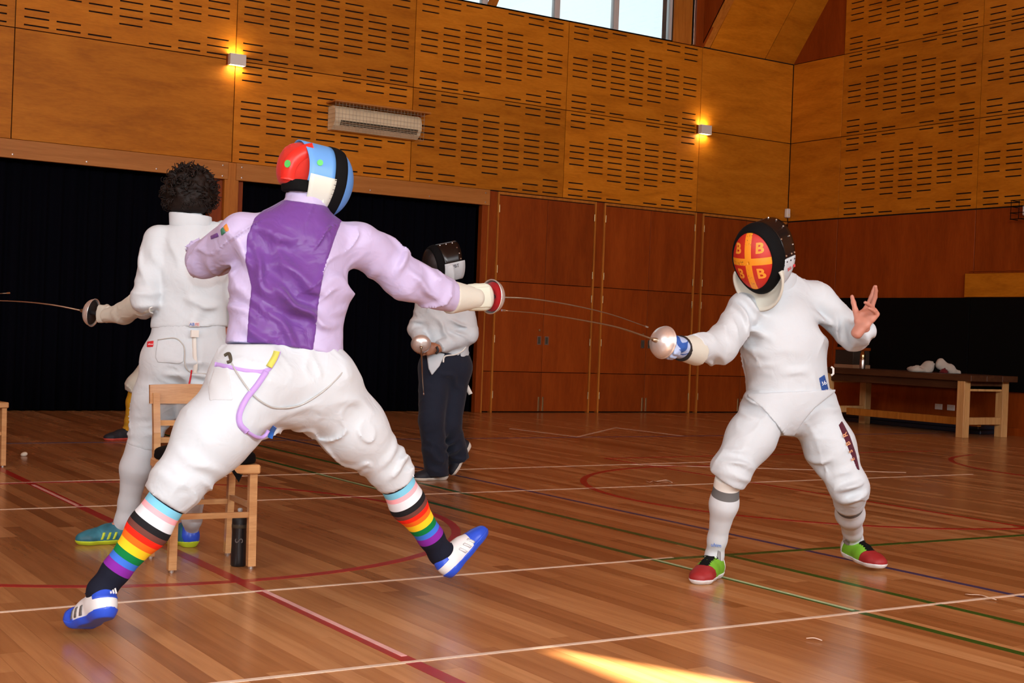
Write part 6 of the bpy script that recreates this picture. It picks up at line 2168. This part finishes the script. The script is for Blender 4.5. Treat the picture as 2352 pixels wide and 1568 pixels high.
# ================================================================ chairs, bottle, small things
def chair(origin, rz, label, cushion=True):
    """wooden chair: local +y is its front, origin on the floor between the legs"""
    c = empty('chair', origin, rz)
    tag(c, label, 'chair', 'plain wooden chairs')
    R = Matrix.Rotation(rz, 4, 'Z')

    def put(name, mb, mat, smooth=False, par=None):
        o = obj(name, mb.mesh(name, smooth), mat, None, tuple(origin), rz)
        o.parent = par or c
        o.matrix_parent_inverse = (par or c).matrix_basis.inverted()
        if par:
            o.matrix_parent_inverse = par.matrix_basis.inverted()
        return o
    w, d, sh = 0.172, 0.172, 0.425
    for s in (-1, 1):
        put('leg', MB().bar((s * w, d, 0.012), (s * w * 0.98, d - 0.01, sh), 0.034, 0.034, (0, 1, 0)), M['chair_wood'])
        b = MB()
        b.bar((s * w * 1.02, -d - 0.02, 0.012), (s * w, -d + 0.01, sh), 0.030, 0.034, (0, 1, 0))
        b.bar((s * w, -d + 0.01, sh - 0.002), (s * w, -d - 0.005, 0.56), 0.030, 0.034, (0, 1, 0))
        b.bar((s * w, -d - 0.005, 0.559), (s * w, -d - 0.045, 0.735), 0.030, 0.030, (0, 1, 0))
        put('back_leg', b, M['chair_wood'])
        for yy in (d, -d - 0.02):
            put('foot_glide', MB().lathe([(0, 0), (0.013, 0), (0.014, 0.012), (0, 0.013)], (s * w * (1 if yy > 0 else 1.02), yy, 0), n=12), M['steel'])
        put('side_stretcher', MB().bar((s * w, d - 0.004, 0.27), (s * w * 1.01, -d - 0.002, 0.27), 0.018, 0.022), M['chair_wood'])
    put('front_stretcher', MB().bar((-w, d - 0.004, 0.235), (w, d - 0.004, 0.235), 0.018, 0.024), M['chair_wood'])
    put('back_stretcher', MB().bar((-w, -d, 0.25), (w, -d, 0.25), 0.018, 0.022), M['chair_wood'])
    put('seat_frame', MB().bbox(-w - 0.022, w + 0.022, -d - 0.012, d + 0.024, sh - 0.012, sh + 0.028, 0.006), M['chair_wood'])
    top = MB()
    n = 14
    V, F = [], []
    for i in range(n + 1):
        t = -1 + 2 * i / n
        x = t * (w + 0.028)
        bow = -0.022 * (1 - t * t)
        for (dy, dz) in ((0.0, 0.0), (0.020, 0.0), (0.004, 0.082), (-0.016, 0.082)):
            V.append((x, -d - 0.046 + bow + dy, 0.690 + dz + (0.006 * (1 - t * t) if dz else 0)))
    for i in range(n):
        for k in range(4):
            F.append((i * 4 + k, i * 4 + 4 + k, i * 4 + 4 + (k + 1) % 4, i * 4 + (k + 1) % 4))
    F += [(0, 1, 2, 3), tuple(n * 4 + k for k in (3, 2, 1, 0))]
    put('top_rail', top.add(V, F), M['chair_wood'])
    for zz in (0.530, 0.605):
        yy = -d - 0.008 - (zz - 0.56) * 0.22
        put('back_slat', MB().bar((-w, yy, zz), (w, yy, zz), 0.014, 0.024), M['chair_wood'])
    if cushion:
        pr = [seg((-w * 0.80, -d * 0.75, sh + 0.05), (w * 0.80, -d * 0.75, sh + 0.05), 0.030, k=0.05)]
        f = Field([ell((0, 0, sh + 0.052), w * 1.02, d * 1.02, 0.026, (1, 0, 0), (0, 1, 0), 0.05)] + [ell((a * w * 0.62, b * d * 0.62, sh + 0.05), w * 0.5, d * 0.5, 0.030, (1, 0, 0), (0, 1, 0), 0.06) for a in (-1, 1) for b in (-1, 1)],
                  [('plane', (0, 0, sh + 0.029), (0, 0, -1))])
        V, Q = f.mesh(0.008)
        o = obj('cushion', np_mesh('cushion', relax(V, Q, 2), Q), M['black_cloth'], None, tuple(origin), rz)
        o.parent = c
        o.matrix_parent_inverse = c.matrix_basis.inverted()
        fl = MB()
        fl.add([(-w * 0.9, d * 0.9, sh + 0.05), (-w * 0.2, d + 0.026, sh + 0.05), (-w * 0.55, d + 0.034, sh - 0.045), (-w * 0.9, d * 0.9, sh + 0.047), (-w * 0.2, d + 0.022, sh + 0.05), (-w * 0.55, d + 0.030, sh - 0.045)],
               [(0, 1, 2), (5, 4, 3), (0, 3, 4, 1), (1, 4, 5, 2), (2, 5, 3, 0)])
        o2 = obj('cushion_tie', fl.mesh('cushion_tie'), M['black_cloth'], None, tuple(origin), rz)
        o2.parent = c
        o2.matrix_parent_inverse = c.matrix_basis.inverted()
    return c


pFL, pFR, pRL, pRR = on_floor(400, 1317), on_floor(572, 1305), on_floor(345, 1283), on_floor(525, 1275)
cc = (pFL + pFR + pRL + pRR) / 4
fr = nrm((pFL + pFR - pRL - pRR))
rz = math.atan2(fr[1], fr[0]) - math.pi / 2
chair((cc[0], cc[1], 0), rz, 'wooden chair with black cushion standing behind the lunging fencer')
c2 = on_floor(4, 1066)
chair((c2[0] - 0.235, c2[1] - 0.05, 0), rz + 0.25, 'wooden chair cut off by the left picture edge near the curtain', False)

M['bottle_black'] = plain('black_translucent_plastic', (0.012, 0.013, 0.015), 0.28)
bt = on_floor(547, 1299)
bo_ = empty('water_bottle', bt)
tag(bo_, 'black squeeze water bottle on the floor beside the chair leg', 'bottle')
MB().lathe([(0, 0), (0.030, 0), (0.034, 0.006), (0.034, 0.05), (0.0325, 0.09), (0.0325, 0.15), (0.034, 0.165), (0.034, 0.185), (0.033, 0.188), (0, 0.188)], bt, n=28).build('bottle_body', M['bottle_black'], bo_, True)
MB().lathe([(0.0335, 0.186), (0.0335, 0.205), (0.031, 0.212), (0.024, 0.224), (0.014, 0.229), (0, 0.23)], bt, n=28).build('cap', M['black_rubber'], bo_, True)
MB().lathe([(0.009, 0.228), (0.009, 0.240), (0.011, 0.243), (0.011, 0.250), (0.006, 0.254), (0, 0.254)], bt, n=16).build('spout', M['cord_grey'], bo_, True)
MB().lathe([(0.0336, 0.168), (0.0345, 0.169), (0.0345, 0.183), (0.0336, 0.184)], bt, n=28).build('neck_band', M['slat_dark'], bo_, True)
text_obj('print', 'S', 0.05, M['shoe_grey'], bo_, bt + np.array([0, 0, 0.115]) - CF * 0.0340 + CR * 0.008, CU, -CR)

# scraps on the floor
M['foam'] = plain('white_foam', (0.7, 0.66, 0.55), 0.8)
fo = on_floor(57, 1047)
sc_ = Field([ell(fo + np.array([0, 0, 0.016]), 0.020, 0.016, 0.016, CR, CF), ell(fo + np.array([-0.018, 0, 0.010]), 0.014, 0.012, 0.010, CR, CF)], [('plane', fo, (0, 0, -1))])
V, Q = sc_.mesh(0.003)
tag(obj('foam_scrap', np_mesh('foam_scrap', V, Q), M['foam']), 'small white scrap lying on the floor at far left', 'scrap')
for k, (pts, lab) in enumerate((([(1484, 1106), (1492, 1110), (1500, 1106), (1510, 1108), (1530, 1104), (1544, 1111)], 'curl of loose tape lying on the piste line left of the white fencer'),
                                ([(2218, 1367), (2228, 1370), (2250, 1369), (2262, 1374), (2288, 1380)], 'torn tape end lifting off the piste line at right'),
                                ([(1852, 1469), (1870, 1471), (1888, 1474)], 'short tape shred on the bare floor at lower right'))):
    P = [on_floor(x, y) + np.array([0, 0, 0.006 + 0.004 * (i % 2)]) for i, (x, y) in enumerate(pts)]
    tag(MB().tube(curve3(P, 24), 0.004, 5, flat=0.4).build('tape_scrap', M['line_white'], None, True), lab, 'tape', 'loose tape scraps on the floor')

# folded kit on the table
M['cloth_white'] = fabric('white_kit_cloth', (0.46, 0.42, 0.36), 0.9)
M['cloth_red'] = fabric('dark_red_cloth', (0.12, 0.008, 0.01), 0.9)
T0 = 0.7755


def pile(name, prims, mat, label, cat, sd):
    f = Field(prims, [('plane', (0, 0, T0), (0, 0, -1))], noise=(0.006, 45, sd))
    V, Q = f.mesh(0.008)
    return tag(obj(name, np_mesh(name, relax(V, Q, 1), Q), mat), label, cat)


ex_, ey_ = np.array([1.0, 0, 0]), np.array([0, 1.0, 0])
base_ = np.array([13.80, 11.72, T0])
wdir = nrm(np.array([CR[0], CR[1], 0]))
ddir = np.array([-wdir[1], wdir[0], 0])
up_ = np.array([0, 0, 1.0])
pile('folded_jacket', [ell(base_ + wdir * 0.00 + up_ * 0.03, 0.12, 0.10, 0.045, wdir, ddir, 0.04), ell(base_ + wdir * 0.13 + up_ * 0.07, 0.075, 0.08, 0.085, wdir, ddir, 0.03)], M['cloth_white'], 'crumpled off-white garment on the table, left of the other', 'clothing', 3)
pile('crumpled_breeches', [seg(base_ + wdir * 0.27 + up_ * 0.12, base_ + wdir * 0.42 + up_ * 0.05, (0.05, 0.07), (0.05, 0.06), ddir, 0.04), seg(base_ + wdir * 0.42 + up_ * 0.05, base_ + wdir * 0.52 + up_ * 0.02, 0.045, 0.03, k=0.04)], M['cloth_white'], 'crumpled off-white garment sloping down on the table over a dark red one', 'clothing', 6)
pile('red_shirt', [ell(base_ + wdir * 0.29 + up_ * 0.01 - ddir * 0.13, 0.06, 0.045, 0.04, wdir, ddir, 0.04)], M['cloth_red'], 'dark red cloth tucked under the white kit on the table', 'clothing', 8)
